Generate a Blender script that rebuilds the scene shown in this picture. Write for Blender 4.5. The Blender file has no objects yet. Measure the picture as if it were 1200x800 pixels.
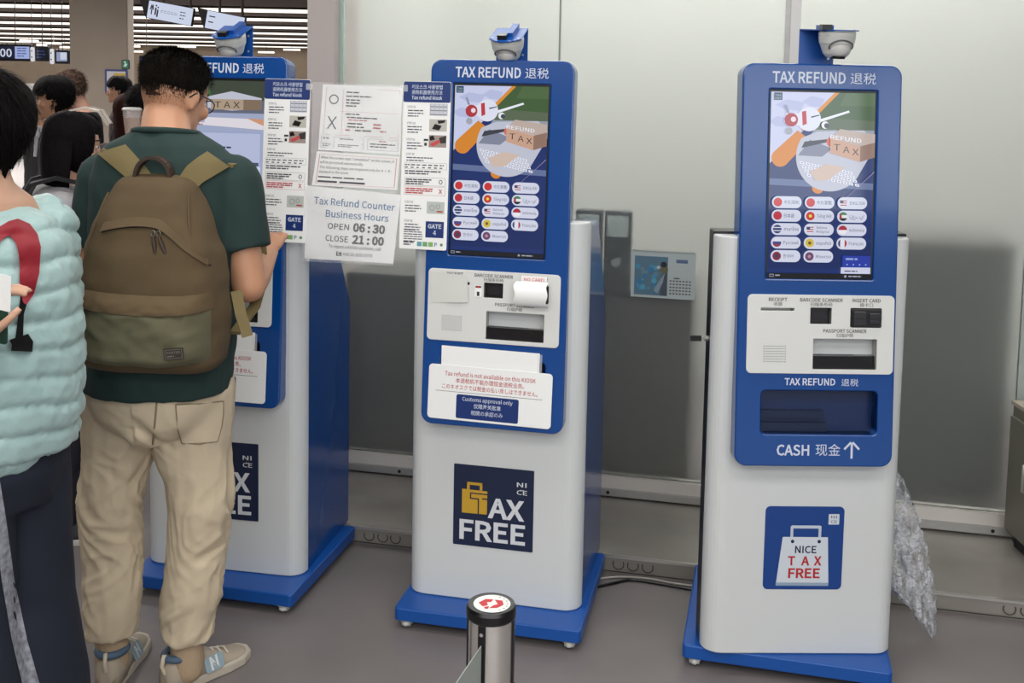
import bpy, bmesh, math, random
from mathutils import Vector, Matrix, noise, Quaternion
random.seed(7)
C = bpy.context.scene.collection
SC = bpy.context.scene
sin, cos, pi = math.sin, math.cos, math.pi

# ------------------------------------------------------------------ camera, world, light, exposure
CAM_F, CAM_CY, CAM_P, CAM_R, CAM_H = 1267.6, 206.2, .0848, .0193, 1.70
cam = bpy.data.cameras.new('camera'); cam_o = bpy.data.objects.new('camera', cam); C.objects.link(cam_o)
fw = Vector((0, cos(CAM_P), -sin(CAM_P))); u0 = Vector((0, sin(CAM_P), cos(CAM_P))); r0 = Vector((1, 0, 0))
cr = r0*cos(CAM_R) + u0*sin(CAM_R); cu = -r0*sin(CAM_R) + u0*cos(CAM_R)
cam_o.matrix_world = Matrix(((cr.x, cu.x, -fw.x, 0), (cr.y, cu.y, -fw.y, 0), (cr.z, cu.z, -fw.z, CAM_H), (0, 0, 0, 1)))
cam.sensor_fit = 'HORIZONTAL'; cam.sensor_width = 36; cam.lens = CAM_F/1200*36
cam.shift_y = -(400-CAM_CY)/1200; cam.clip_start = .05; cam.clip_end = 200
SC.camera = cam_o
SC.view_settings.view_transform = 'Standard'; SC.view_settings.look = 'None'
SC.view_settings.gamma = 1; SC.view_settings.use_curve_mapping = False
SC.view_settings.exposure = 0.0
SC.cycles.use_denoising = True
SC.cycles.max_bounces = 8; SC.cycles.transparent_max_bounces = 12; SC.cycles.transmission_bounces = 8
SC.cycles.sample_clamp_indirect = 4

world = bpy.data.worlds.new('world'); SC.world = world; world.use_nodes = True
bg = world.node_tree.nodes['Background']; bg.inputs[0].default_value = (.86, .93, 1, 1); bg.inputs[1].default_value = 4.0

def area(name, loc, sx, sy, power, col=(1, .97, .93), rot=(0, 0, 0)):
    l = bpy.data.lights.new(name, 'AREA'); l.shape = 'RECTANGLE'; l.size = sx; l.size_y = sy; l.energy = power; l.color = col
    o = bpy.data.objects.new(name, l); C.objects.link(o); o.location = loc; o.rotation_euler = rot
    return o
area('ceiling_lamp_and_fill', (-.2, .6, 3.33), 6.0, .9, 90)
area('ceiling_lamp_and_fill', (-.6, 2.7, 3.33), 4.0, .5, 45)  # added ambient fill for the step, floor and glass behind the kiosks
area('ceiling_lamp_and_fill', (-.2, -1.6, 3.33), 7.0, 1.2, 170)  # unseen, behind the camera: strong soft fill for the kiosk fronts
area('ceiling_lamp_and_fill', (-.5, -4.2, 3.33), 9.0, 1.2, 230)  # added behind the camera as broad frontal fill, no fitting modelled
area('ceiling_lamp_and_fill', (-5.0, 6.5, 3.33), 6.0, .5, 190)
area('ceiling_lamp_and_fill', (-6.0, 11.5, 3.33), 8.0, .5, 420)
area('ceiling_lamp_and_fill', (-8.0, 18.0, 3.33), 10.0, .5, 800)
area('ceiling_lamp_and_fill', (-13.0, 31.5, 3.3), 16.0, 1, 1300)
area('ceiling_lamp_and_fill', (-18.0, 45, 3.3), 20.0, 1, 1700)
area('back_room_lamp_light', (1.2, 5.35, 3.3), 4.5, 1.2, 95, (1, .99, .96))

# ------------------------------------------------------------------ helpers
def lin(c):
    c /= 255
    return c/12.92 if c <= .04045 else ((c+.055)/1.055)**2.4
def rgb(h):
    h = h.lstrip('#'); return tuple(lin(int(h[i:i+2], 16)) for i in (0, 2, 4)) + (1,)
_mc = {}
def M(hexc, rough=.5, metal=0, emit=0, coat=0, spec=.5, bump=None, vary=None, alpha=None, name=None, stretch=(1, 1, 1), sheen=0):
    """principled material; bump=(scale, strength, distance), vary=(scale, amount) gives noise-driven colour change"""
    key = (hexc, rough, metal, emit, coat, spec, bump, vary, alpha, stretch, sheen)
    if key in _mc: return _mc[key]
    m = bpy.data.materials.new(name or ('paint_'+hexc.lstrip('#'))); m.use_nodes = True
    nt = m.node_tree; b = nt.nodes['Principled BSDF']; I = b.inputs
    col = rgb(hexc)
    I['Base Color'].default_value = col; I['Roughness'].default_value = rough; I['Metallic'].default_value = metal
    I['Specular IOR Level'].default_value = spec
    if coat: I['Coat Weight'].default_value = coat; I['Coat Roughness'].default_value = .06
    if sheen: I['Sheen Weight'].default_value = sheen
    if emit:
        I['Base Color'].default_value = (.01, .01, .012, 1)
        I['Emission Color'].default_value = col; I['Emission Strength'].default_value = emit
    if alpha is not None: I['Alpha'].default_value = alpha
    tc = None
    def coords():
        nonlocal tc
        if tc is None:
            t = nt.nodes.new('ShaderNodeTexCoord'); tc = nt.nodes.new('ShaderNodeMapping'); tc.inputs['Scale'].default_value = stretch
            nt.links.new(t.outputs['Object'], tc.inputs['Vector'])
        return tc.outputs['Vector']
    if vary:
        n = nt.nodes.new('ShaderNodeTexNoise'); n.inputs['Scale'].default_value = vary[0]; n.inputs['Detail'].default_value = 5
        nt.links.new(coords(), n.inputs['Vector'])
        r = nt.nodes.new('ShaderNodeMapRange'); r.inputs['From Min'].default_value = .3; r.inputs['From Max'].default_value = .7
        r.inputs['To Min'].default_value = 1-vary[1]; r.inputs['To Max'].default_value = 1+vary[1]
        nt.links.new(n.outputs['Fac'], r.inputs['Value'])
        mx = nt.nodes.new('ShaderNodeMix'); mx.data_type = 'RGBA'; mx.blend_type = 'MULTIPLY'; mx.inputs['Factor'].default_value = 1
        mx.inputs[6].default_value = col; nt.links.new(r.outputs[0], mx.inputs[7]); nt.links.new(mx.outputs[2], I['Base Color'])
    if bump:
        n = nt.nodes.new('ShaderNodeTexNoise'); n.inputs['Scale'].default_value = bump[0]; n.inputs['Detail'].default_value = 4
        nt.links.new(coords(), n.inputs['Vector'])
        bn = nt.nodes.new('ShaderNodeBump'); bn.inputs['Strength'].default_value = bump[1]; bn.inputs['Distance'].default_value = bump[2]
        nt.links.new(n.outputs['Fac'], bn.inputs['Height']); nt.links.new(bn.outputs['Normal'], I['Normal'])
    _mc[key] = m
    return m

def sleeve_mat(name, fac, rough=.12, bump=(9, .5, .01), tint=(.95, .97, 1, 1)):
    """clear thin plastic film: mostly see-through with a glossy crumple"""
    m = bpy.data.materials.new(name); m.use_nodes = True; nt = m.node_tree; nt.nodes.clear()
    o = nt.nodes.new('ShaderNodeOutputMaterial'); mix = nt.nodes.new('ShaderNodeMixShader'); t = nt.nodes.new('ShaderNodeBsdfTransparent')
    g = nt.nodes.new('ShaderNodeBsdfPrincipled'); g.inputs['Base Color'].default_value = tint; g.inputs['Roughness'].default_value = rough
    tx = nt.nodes.new('ShaderNodeTexCoord'); n = nt.nodes.new('ShaderNodeTexNoise'); n.inputs['Scale'].default_value = bump[0]
    nt.links.new(tx.outputs['Object'], n.inputs['Vector'])
    bn = nt.nodes.new('ShaderNodeBump'); bn.inputs['Strength'].default_value = bump[1]; bn.inputs['Distance'].default_value = bump[2]
    nt.links.new(n.outputs['Fac'], bn.inputs['Height']); nt.links.new(bn.outputs['Normal'], g.inputs['Normal'])
    mix.inputs[0].default_value = fac
    nt.links.new(t.outputs[0], mix.inputs[1]); nt.links.new(g.outputs[0], mix.inputs[2]); nt.links.new(mix.outputs[0], o.inputs[0])
    return m

def rrpts(cx, cy, w, h, r, n=6):
    pts = []
    for qx, qy, a0 in ((1, 1, 0), (-1, 1, 90), (-1, -1, 180), (1, -1, 270)):
        if r <= 0: pts.append((cx+qx*w/2, cy+qy*h/2)); continue
        for i in range(n+1):
            a = math.radians(a0+90*i/n); pts.append((cx+qx*(w/2-r)+r*cos(a), cy+qy*(h/2-r)+r*sin(a)))
    return pts
TMP = bpy.data.scenes.new('scratch')                # shapes are evaluated in a small scene of their own, emptied at once
def dg_of():
    vl = TMP.view_layers[0]; vl.update(); return vl.depsgraph
_tc = {}
try:                                                # Blender's own bundled interface typeface; falls back to the built-in one
    import os
    FONT = bpy.data.fonts.load(os.path.join(bpy.utils.system_resource('DATAFILES'), 'fonts', 'Noto Sans CJK Regular.woff2'))
    _c = bpy.data.curves.new('t', 'FONT'); _c.font = FONT      # one pass over every character used, so the face is opened once
    _c.body = ''.join(chr(k) for k in range(33, 127)) + 'çñ÷МРгийклносуếệ″。いきこしせでのはまみんオキクス不业中仅体使关准办务卡口器形戻払扫批承护据描插收文方日本机条法海照现理用码税简繁能認語退金関限體국방법사스어오용크키한'
    _o = bpy.data.objects.new('t', _c); TMP.collection.objects.link(_o); dg_of(); bpy.data.objects.remove(_o)
except Exception:
    FONT = None
def text_mesh(body, bold=0.0, spacing=1.0):
    k = (body, bold, spacing)
    if k not in _tc:
        c = bpy.data.curves.new('t', 'FONT'); c.body = body; c.size = 1
        if FONT and not any('\u0600' <= ch <= '\u0eff' for ch in body): c.font = FONT; c.size = 2.66
        c.resolution_u = 2; c.offset = bold; c.space_character = spacing
        o = bpy.data.objects.new('t', c); TMP.collection.objects.link(o)
        ev = o.evaluated_get(dg_of()); m = ev.to_mesh()
        vs = [tuple(v.co) for v in m.vertices]; fs = [tuple(p.vertices) for p in m.polygons]
        ev.to_mesh_clear(); bpy.data.objects.remove(o); bpy.data.curves.remove(c)
        _tc[k] = (vs, fs)
    return _tc[k]
def eval_mesh(o):
    ev = o.evaluated_get(dg_of()); m = ev.to_mesh()
    vs = [v.co.copy() for v in m.vertices]; ns = [v.normal.copy() for v in m.vertices]; fs = [tuple(p.vertices) for p in m.polygons]
    ev.to_mesh_clear()
    return vs, ns, fs

class MB:
    """mesh builder: gathers shapes, with materials, into ONE mesh object"""
    def __init__(s, mat=None): s.v = []; s.f = []; s.mi = []; s.sm = []; s.mats = []; s.cur = 0; s.M = Matrix(); s.use(mat) if mat else None
    def use(s, mat):
        if mat not in s.mats: s.mats.append(mat)
        s.cur = s.mats.index(mat); return s
    def add(s, vs, fs, smooth=False):
        n = len(s.v)
        s.v += [s.M @ Vector(v) for v in vs]
        for f in fs: s.f.append(tuple(i+n for i in f)); s.mi.append(s.cur); s.sm.append(smooth)
        return s
    def box(s, x0, x1, y0, y1, z0, z1):
        return s.add([(x0,y0,z0),(x1,y0,z0),(x1,y1,z0),(x0,y1,z0),(x0,y0,z1),(x1,y0,z1),(x1,y1,z1),(x0,y1,z1)],
                     [(3,2,1,0),(4,5,6,7),(0,1,5,4),(1,2,6,5),(2,3,7,6),(3,0,4,7)])
    def prism(s, pts, z0, z1, bev=0, bot=0, smooth=False):
        """polygon outline extruded z0..z1 with a chamfered rim"""
        n = len(pts); cx = sum(p[0] for p in pts)/n; cy = sum(p[1] for p in pts)/n
        if bev or bot:
            def inset(d):
                out = []
                for i in range(n):
                    p0, p1, p2 = Vector(pts[i-1]), Vector(pts[i]), Vector(pts[(i+1) % n])
                    e1, e2 = (p1-p0), (p2-p1)
                    if e1.length < 1e-9 or e2.length < 1e-9: out.append(tuple(p1)); continue
                    e1.normalize(); e2.normalize()
                    n1, n2 = Vector((-e1.y, e1.x)), Vector((-e2.y, e2.x)); b = n1+n2
                    if b.length < 1e-6: b = n1
                    b.normalize(); k = max(.35, b.dot(n1)); out.append(tuple(p1+b*(d/k)))
                return out
        rings = []
        if bot: rings += [(inset(bot), z0), (pts, z0+bot)]
        else: rings += [(pts, z0)]
        if bev: rings += [(pts, z1-bev), (inset(bev*.3), z1-bev*.3), (inset(bev), z1)]
        else: rings += [(pts, z1)]
        for (a, za), (b, zb) in zip(rings[:-1], rings[1:]):
            s.add([(x, y, za) for x, y in a]+[(x, y, zb) for x, y in b], [(i, (i+1) % n, n+(i+1) % n, n+i) for i in range(n)], smooth)
        s.add([(x, y, rings[0][1]) for x, y in rings[0][0]], [tuple(reversed(range(n)))])
        s.add([(x, y, rings[-1][1]) for x, y in rings[-1][0]], [tuple(range(n))])
        return s
    def rr(s, cx, cy, w, h, r, z0, z1=None, bev=0, n=6, bot=0):
        pts = rrpts(cx, cy, w, h, r, n)
        if z1 is None: return s.poly(pts, z0)
        return s.prism(pts, z0, z1, bev, bot)
    def poly(s, pts, z): return s.add([(x, y, z) for x, y in pts], [tuple(range(len(pts)))])
    def rect(s, x0, y0, x1, y1, z): return s.poly([(x0, y0), (x1, y0), (x1, y1), (x0, y1)], z)
    def disc(s, cx, cy, r, z, n=20, ry=None): return s.poly([(cx+r*cos(2*pi*i/n), cy+(ry or r)*sin(2*pi*i/n)) for i in range(n)], z)
    def arc(s, cx, cy, r, w, a0, a1, z, n=14, ry=None):
        k = (ry or r)/r
        vs = []
        for i in range(n+1):
            a = math.radians(a0+(a1-a0)*i/n); vs += [(cx+(r-w/2)*cos(a), cy+(r-w/2)*k*sin(a), z), (cx+(r+w/2)*cos(a), cy+(r+w/2)*k*sin(a), z)]
        return s.add(vs, [(2*i, 2*i+1, 2*i+3, 2*i+2) for i in range(n)])
    def line(s, x0, y0, x1, y1, w, z):
        d = Vector((x1-x0, y1-y0)).normalized()*w/2; nx, ny = -d.y, d.x
        return s.poly([(x0-nx, y0-ny), (x1-nx, y1-ny), (x1+nx, y1+ny), (x0+nx, y0+ny)], z)
    def frame(s, x0, y0, x1, y1, w, z):
        for a in ((x0, y0, x1, y0+w), (x0, y1-w, x1, y1), (x0, y0+w, x0+w, y1-w), (x1-w, y0+w, x1, y1-w)): s.rect(*a, z)
        return s
    def text(s, body, x, y, cap, z, al='c', w=None, bold=0, sp=1.0, slant=0):
        """cap = capital height; y = baseline"""
        vs, fs = text_mesh(body, bold, sp)
        if not vs: return s
        x0 = min(v[0] for v in vs); x1 = max(v[0] for v in vs); k = cap/.69; kx = k if w is None else w/(x1-x0)
        off = {'l': -x0*kx, 'c': -(x0+x1)/2*kx, 'r': -x1*kx}[al]
        return s.add([(x+off+v[0]*kx, y+v[1]*k+slant*v[0]*kx, z) for v in vs], fs)
    def lines(s, x0, x1, y, n, pitch, h, z, fill=.85, rnd=None):
        """rows of small dark dashes standing for print too fine to read"""
        rn = rnd or random
        for i in range(n):
            x = x0; xe = x0+(x1-x0)*(fill if i < n-1 else fill*.7)*(.85+.15*rn.random())
            while x < xe:
                w = (1.5+3.5*rn.random())*h*1.2; s.rect(x, y-i*pitch-h, min(x+w, xe), y-i*pitch, z); x += w+h*.55
        return s
    def tube(s, pts, r, n=10, caps=True, smooth=True):
        pts = [Vector(p) for p in pts]; m = len(pts); rs = r if isinstance(r, (list, tuple)) else [r]*m
        vs = []; prev = None
        for i, p in enumerate(pts):
            d = (pts[min(i+1, m-1)]-pts[max(i-1, 0)]).normalized()
            a = prev if prev is not None else (Vector((0, 0, 1)) if abs(d.z) < .9 else Vector((1, 0, 0)))
            a = (a-d*a.dot(d)).normalized(); b = d.cross(a); prev = a
            vs += [p+(a*cos(2*pi*k/n)+b*sin(2*pi*k/n))*rs[i] for k in range(n)]
        fs = [(i*n+k, i*n+(k+1) % n, (i+1)*n+(k+1) % n, (i+1)*n+k) for i in range(m-1) for k in range(n)]
        s.add(vs, fs, smooth)
        if caps: s.add(vs[:n], [tuple(reversed(range(n)))]); s.add(vs[-n:], [tuple(range(n))])
        return s
    def lathe(s, prof, n=28, smooth=True, sx=1, sy=1):
        """profile [(r, z)] around z; doubled points give hard edges"""
        for (r1, z1), (r2, z2) in zip(prof[:-1], prof[1:]):
            if r1 == r2 and z1 == z2: continue
            s.add([(r1*cos(2*pi*i/n)*sx, r1*sin(2*pi*i/n)*sy, z1) for i in range(n)]+[(r2*cos(2*pi*i/n)*sx, r2*sin(2*pi*i/n)*sy, z2) for i in range(n)],
                  [(i, (i+1) % n, n+(i+1) % n, n+i) for i in range(n)], smooth)
        return s
    def sphere(s, c, r, n=16, m=10, sc=(1, 1, 1)):
        c = Vector(c); vs = []
        for j in range(m+1):
            t = pi*j/m
            for i in range(n): a = 2*pi*i/n; vs.append(c+Vector((r*sin(t)*cos(a)*sc[0], r*sin(t)*sin(a)*sc[1], r*cos(t)*sc[2])))
        return s.add(vs, [(j*n+i, (j+1)*n+i, (j+1)*n+(i+1) % n, j*n+(i+1) % n) for j in range(m) for i in range(n)], True)
    def cap(s, p0, p1, r0, r1, n=14):
        """tapered capsule"""
        p0, p1 = Vector(p0), Vector(p1); d = (p1-p0); L = d.length or 1e-6; d = d/L
        pts, rs = [], []
        for i in range(5): t = pi/2*i/4; pts.append(p0-d*r0*cos(t)); rs.append(max(1e-4, r0*sin(t)))
        for i in range(5): t = pi/2*i/4; pts.append(p1+d*r1*sin(t)); rs.append(max(1e-4, r1*cos(t)))
        return s.tube(pts, rs, n)
    def loft(s, rings, smooth=True, caps=True):
        n = len(rings[0]); vs = [p for r in rings for p in r]; m = len(rings)
        s.add(vs, [(i*n+k, i*n+(k+1) % n, (i+1)*n+(k+1) % n, (i+1)*n+k) for i in range(m-1) for k in range(n)], smooth)
        if caps: s.add(rings[0], [tuple(reversed(range(n)))], smooth); s.add(rings[-1], [tuple(range(n))], smooth)
        return s
    def plate(s, outer, holes, z0, z1, bev=.002):
        """flat plate with holes through it, rim chamfered"""
        c = bpy.data.curves.new('p', 'CURVE'); c.dimensions = '2D'; c.fill_mode = 'BOTH'
        for pts in [outer]+holes:
            sp = c.splines.new('POLY'); sp.points.add(len(pts)-1); sp.use_cyclic_u = True
            for q, (x, y) in zip(sp.points, pts): q.co = (x, y, 0, 1)
        c.extrude = (z1-z0)/2-bev; c.bevel_depth = bev; c.bevel_resolution = 1; c.offset = -bev
        o = bpy.data.objects.new('p', c); TMP.collection.objects.link(o); vs, ns, fs = eval_mesh(o); bpy.data.objects.remove(o); bpy.data.curves.remove(c)
        return s.add([(v.x, v.y, v.z+(z0+z1)/2) for v in vs], fs)
    def pocket(s, x0, y0, x1, y1, z0, z1):
        """open-fronted recess: four walls and a back"""
        return s.add([(x0,y0,z0),(x1,y0,z0),(x1,y1,z0),(x0,y1,z0),(x0,y0,z1),(x1,y0,z1),(x1,y1,z1),(x0,y1,z1)],
                     [(0,1,2,3),(0,4,5,1),(1,5,6,2),(2,6,7,3),(3,7,4,0)])
    def remesh(s, voxel, smooth=6, disp=None):
        """melt everything gathered into one continuous surface; disp(co, normal) -> offset along the normal"""
        mesh = bpy.data.meshes.new('r'); mesh.from_pydata(s.v, [], s.f); mesh.validate()
        o = bpy.data.objects.new('r', mesh); TMP.collection.objects.link(o)
        md = o.modifiers.new('a', 'REMESH'); md.mode = 'VOXEL'; md.voxel_size = voxel
        if smooth: sm = o.modifiers.new('b', 'SMOOTH'); sm.factor = .5; sm.iterations = smooth
        vs, ns, fs = eval_mesh(o); bpy.data.objects.remove(o); bpy.data.meshes.remove(mesh)
        if disp: vs = [v+n*disp(v, n) for v, n in zip(vs, ns)]
        s.v = vs; s.f = fs; s.mi = [s.cur]*len(fs); s.sm = [True]*len(fs)
        return s
    def build(s, name, parent=None, M=None):
        me = bpy.data.meshes.new(name); me.from_pydata(s.v, [], s.f)
        for m in s.mats: me.materials.append(m)
        me.polygons.foreach_set('material_index', s.mi); me.polygons.foreach_set('use_smooth', s.sm); me.update()
        o = bpy.data.objects.new(name, me); C.objects.link(o)
        if parent is not None: o.parent = parent
        if M is not None: o.matrix_local = M
        return o

def tag(o, label, cat, group=None):
    o['label'] = label; o['category'] = cat
    if group: o['group'] = group
    return o
def thing(name, label, cat, M=None, group=None):
    o = bpy.data.objects.new(name, None); o.empty_display_size = .1; C.objects.link(o)
    if M is not None: o.matrix_world = M
    return tag(o, label, cat, group)
from mathutils.bvhtree import BVHTree
def caster(mb, Mw, inv=None):
    """finds the spot of a finished surface that shows at a place of the frame, so a strap or patch can lie on it"""
    bvh = BVHTree.FromPolygons([tuple(Mw @ v) for v in mb.v], mb.f); last = [2.5]; eye = Vector((0, 0, CAM_H))
    iv = (inv or Mw).inverted()
    def surf(px, py, off=.006):
        d = (at(px, py, 1)-eye).normalized(); hit, nrm, _i, _d = bvh.ray_cast(eye, d)
        if hit is None or abs(hit.y-last[0]) > 3: p = at(px, py, last[0])
        else: last[0] = hit.y; p = hit
        return iv @ (p-d*off)
    return surf
def skin_patch(mb, surf, ea, eb, n=12, m=4, t0=.001, t1=.009):
    """strip between two edge lines of the frame laid on a surface, with thickness"""
    def along(e, u):
        u *= len(e)-1; i = min(int(u), len(e)-2); f = u-i; return e[i][0]+(e[i+1][0]-e[i][0])*f, e[i][1]+(e[i+1][1]-e[i][1])*f
    top, bot = [], []
    for j in range(n+1):
        a, b = along(ea, j/n), along(eb, j/n)
        for i in range(m+1):
            x, y = a[0]+(b[0]-a[0])*i/m, a[1]+(b[1]-a[1])*i/m; top.append(surf(x, y, t1)); bot.append(surf(x, y, t0))
    w = m+1; N = len(top); rim = [i for i in range(w)]+[j*w+m for j in range(1, n+1)]+[n*w+i for i in range(m-1, -1, -1)]+[j*w for j in range(n-1, 0, -1)]
    g = [(j*w+i, j*w+i+1, (j+1)*w+i+1, (j+1)*w+i) for j in range(n) for i in range(m)]
    mb.add(top, g, True); mb.add(top+bot, [(rim[k], rim[(k+1) % len(rim)], N+rim[(k+1) % len(rim)], N+rim[k]) for k in range(len(rim))])
    return mb
def struct(o): o['kind'] = 'structure'; return o
def T(x, y, z): return Matrix.Translation((x, y, z))
def RZ(a): return Matrix.Rotation(a, 4, 'Z')
def RX(a): return Matrix.Rotation(a, 4, 'X')
def RY(a): return Matrix.Rotation(a, 4, 'Y')
UP = Matrix(((1, 0, 0, 0), (0, 0, -1, 0), (0, 1, 0, 0), (0, 0, 0, 1)))      # drawing plane (x right, y up, z to the viewer) stood upright facing -y
def at(px, py, Y):
    """the point at depth Y in the hall seen at a spot of the 1200x800 frame"""
    a, b = px-600, py-CAM_CY; x = a*cos(CAM_R)+b*sin(CAM_R); y = -a*sin(CAM_R)+b*cos(CAM_R)
    X, U = x/CAM_F, -y/CAM_F; d = Vector((X, cos(CAM_P)+U*sin(CAM_P), -sin(CAM_P)+U*cos(CAM_P)))
    return Vector((0, 0, CAM_H))+d*(Y/d.y)
# ------------------------------------------------------------------ the setting
WA = -.218
WALL = T(0, 3.75, 0) @ RZ(WA)                      # frame of the glass partition: x along it, y behind it
m_floor = M('#767070', .36, vary=(3.5, .07), bump=(60, .08, .002), name='floor_tile')
fl = MB(m_floor); fl.box(-40, 8, -7, 58, -.1, 0); struct(fl.build('floor'))
m_ceil = M('#6a5f58', .8, name='ceiling_panel')
ce = MB(m_ceil); ce.box(-40, 8, -7.2, 58, 3.4, 3.5); struct(ce.build('ceiling'))
m_tan = M('#b09f8d', .8, vary=(2, .05), name='tan_wall')
wb = MB(m_tan); wb.box(-40, 8, 56, 56.2, 0, 3.4); struct(wb.build('wall_back'))
wl = MB(m_tan); wl.box(-40.2, -40, -7.2, 56.2, 0, 3.4); struct(wl.build('wall_left'))
wr = MB(M('#b9b7b2', .7)); wr.box(8, 8.2, -7.2, 56.2, 0, 3.4); struct(wr.build('wall_right'))
wf = MB(M('#b4aea6', .8)); wf.box(-40, -1.0, -7.2, -7, 0, 3.4); wf.box(7.0, 8, -7.2, -7, 0, 3.4); wf.box(-1.0, 7.0, -7.2, -7, 0, 1.45); wf.box(-1.0, 7.0, -7.2, -7, 3.25, 3.4); struct(wf.build('wall_front'))
wf = MB(M('#8a8a88', .5))
for x_ in (-1.0, 1.0, 3.0, 5.0, 7.0): wf.box(x_-.05, x_+.05, -7.15, -6.98, 1.45, 3.25)
struct(wf.build('trim_8'))
# square column in the hall
a = at(82, 100, 16); b = at(150, 100, 16)
cl = MB(M('#9a8e81', .75, vary=(1.5, .06), name='column_plaster')); cl.prism(rrpts((a.x+b.x)/2, 16.14, b.x-a.x, .28, .02), 0, 3.4); struct(cl.build('trim_1'))

m_alu = M('#a9a8a6', .36, .5, vary=(8, .06), stretch=(.2, 1, 3), name='brushed_aluminium')
m_step = M('#8b8781', .36, .2, vary=(5, .12), bump=(40, .05, .002), name='step_sheet_metal')
m_dark = M('#15161a', .5)
# low metal step in front of the glass
st = MB(m_step); st.box(-.98, 3.4, 0, .55, 0, .058)
st.use(M('#b5b2ae', .3, .6)); st.box(-.98, 3.4, -.004, .012, .054, .062)
st.M = UP @ T(0, 0, .0015); st.use(M('#35332f', .6))
for s_ in (-.512, -.459, -.41, .409, .46, .511, 1.431, 1.683, 1.735): st.arc(s_, .034, .019, .0035, 150, 390, .003)
st.line(-.98, .006, 3.4, .006, .004, .002)
o = st.build('trim_2', None, WALL); struct(o)
# rails under the glass
ra = MB(m_dark); ra.box(-.98, 3.4, .552, .60, .058, .068); ra.use(m_alu); ra.box(-.98, 3.4, .53, .60, .0675, .0955)
ra.use(M('#bbb7b1', .5, .1)); ra.add([(-.98,.545,.0955),(3.4,.545,.0955),(3.4,.555,.139),(-.98,.555,.139),(-.98,.61,.0955),(3.4,.61,.0955),(3.4,.61,.139),(-.98,.61,.139)],
       [(0,1,2,3),(3,2,6,7),(4,7,6,5),(0,3,7,4),(1,5,6,2)])
ra.use(M('#0a0a0a', .6)); ra.M = T(0, .529, 0) @ UP
for s_ in (-.574, .30, 1.736): ra.disc(s_, .082, .007, .0005)
struct(ra.build('trim_3', None, WALL))
# frosted glass
def frost(name):
    m = bpy.data.materials.new(name); m.use_nodes = True; nt = m.node_tree; b = nt.nodes['Principled BSDF']
    b.inputs['Base Color'].default_value = (.93, .95, .93, 1); b.inputs['Roughness'].default_value = .30; b.inputs['IOR'].default_value = 1.18
    b.inputs['Transmission Weight'].default_value = .95
    tx = nt.nodes.new('ShaderNodeTexCoord'); n = nt.nodes.new('ShaderNodeTexNoise'); n.inputs['Scale'].default_value = 5
    nt.links.new(tx.outputs['Object'], n.inputs['Vector']); r = nt.nodes.new('ShaderNodeMapRange'); r.inputs['To Min'].default_value = .34; r.inputs['To Max'].default_value = .46
    nt.links.new(n.outputs['Fac'], r.inputs['Value']); nt.links.new(r.outputs[0], b.inputs['Roughness'])
    return m
m_frost = frost('frosted_glass')
for i, (s0, s1) in enumerate(((-.85, .052), (.058, .916), (.972, 1.80), (1.83, 3.4))):
    g = MB(m_frost); g.box(s0, s1, .575, .585, .139, 3.4); struct(g.build('window_%d' % (i+1), None, WALL))
po = MB(m_alu)
po.box(.916, .935, .555, .61, .139, 3.4); po.use(M('#c9c8c6', .4, .3)); po.box(.935, .972, .55, .61, .139, 3.4); struct(po.build('trim_4', None, WALL))
po = MB(M('#8d948f', .3)); po.box(.052, .058, .572, .588, .139, 3.4); struct(po.build('trim_5', None, WALL))
po = MB(M('#9fa8a3', .3)); po.box(1.80, 1.83, .565, .595, .139, 3.4); struct(po.build('trim_6', None, WALL))
po = MB(M('#c2b8b4', .6, name='end_panel_paint')); po.box(-.978, -.862, .50, .78, 0, 3.4); po.use(M('#a9bcb4', .2)); po.box(-.862, -.85, .56, .60, .139, 3.4)
struct(po.build('trim_7', None, WALL))
# the room behind the glass
br = MB(M('#d5d6d2', .8, name='back_room_wall')); br.box(-1.0, 3.4, 2.6, 2.7, 0, 3.4); struct(br.build('wall_behind_glass', None, WALL))
br = MB(M('#d5d6d2', .8)); br.box(-.975, -.90, .78, 2.6, 0, 3.4); struct(br.build('wall_side_of_back_room', None, WALL))
br = MB(M('#d5d6d2', .8)); br.box(3.4, 3.5, .0, 2.7, 0, 3.4); struct(br.build('wall_end_of_back_room', None, WALL))

m_dk = M('#5c5a57', .6, name='dark_laminate')
def cupboard(label, s0, s1, t0, t1, h, ndoor, m_dk=m_dk):
    t = thing('low_cupboard', label, 'cupboard', WALL @ T((s0+s1)/2, t0, 0)); w = s1-s0
    c = MB(m_dk); c.box(-w/2, w/2, .02, t1-t0, .06, h); c.box(-w/2+.02, w/2-.02, .05, t1-t0, 0, .06); c.build('carcass', t)
    tp = MB(M('#5f5d5a', .5)); tp.box(-w/2-.01, w/2+.01, 0, t1-t0, h, h+.025); tp.build('top', t)
    for k in range(ndoor):
        x0 = -w/2+k*w/ndoor; d = MB(m_dk); d.M = UP; d.rr(x0+w/ndoor/2, (h+.06)/2, w/ndoor-.006, h-.08, .003, -.02, -.002, .002); d.build('door', t)
    return t
cupboard('long dark cupboard blurred behind the frosted glass between the kiosks', -.86, .60, .66, 1.06, .86, 3)
cupboard('dark cupboard blurred behind the frosted glass right of the right kiosk', .985, 1.88, 1.05, 1.5, 1.06, 2, M('#464a48', .6))
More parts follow.
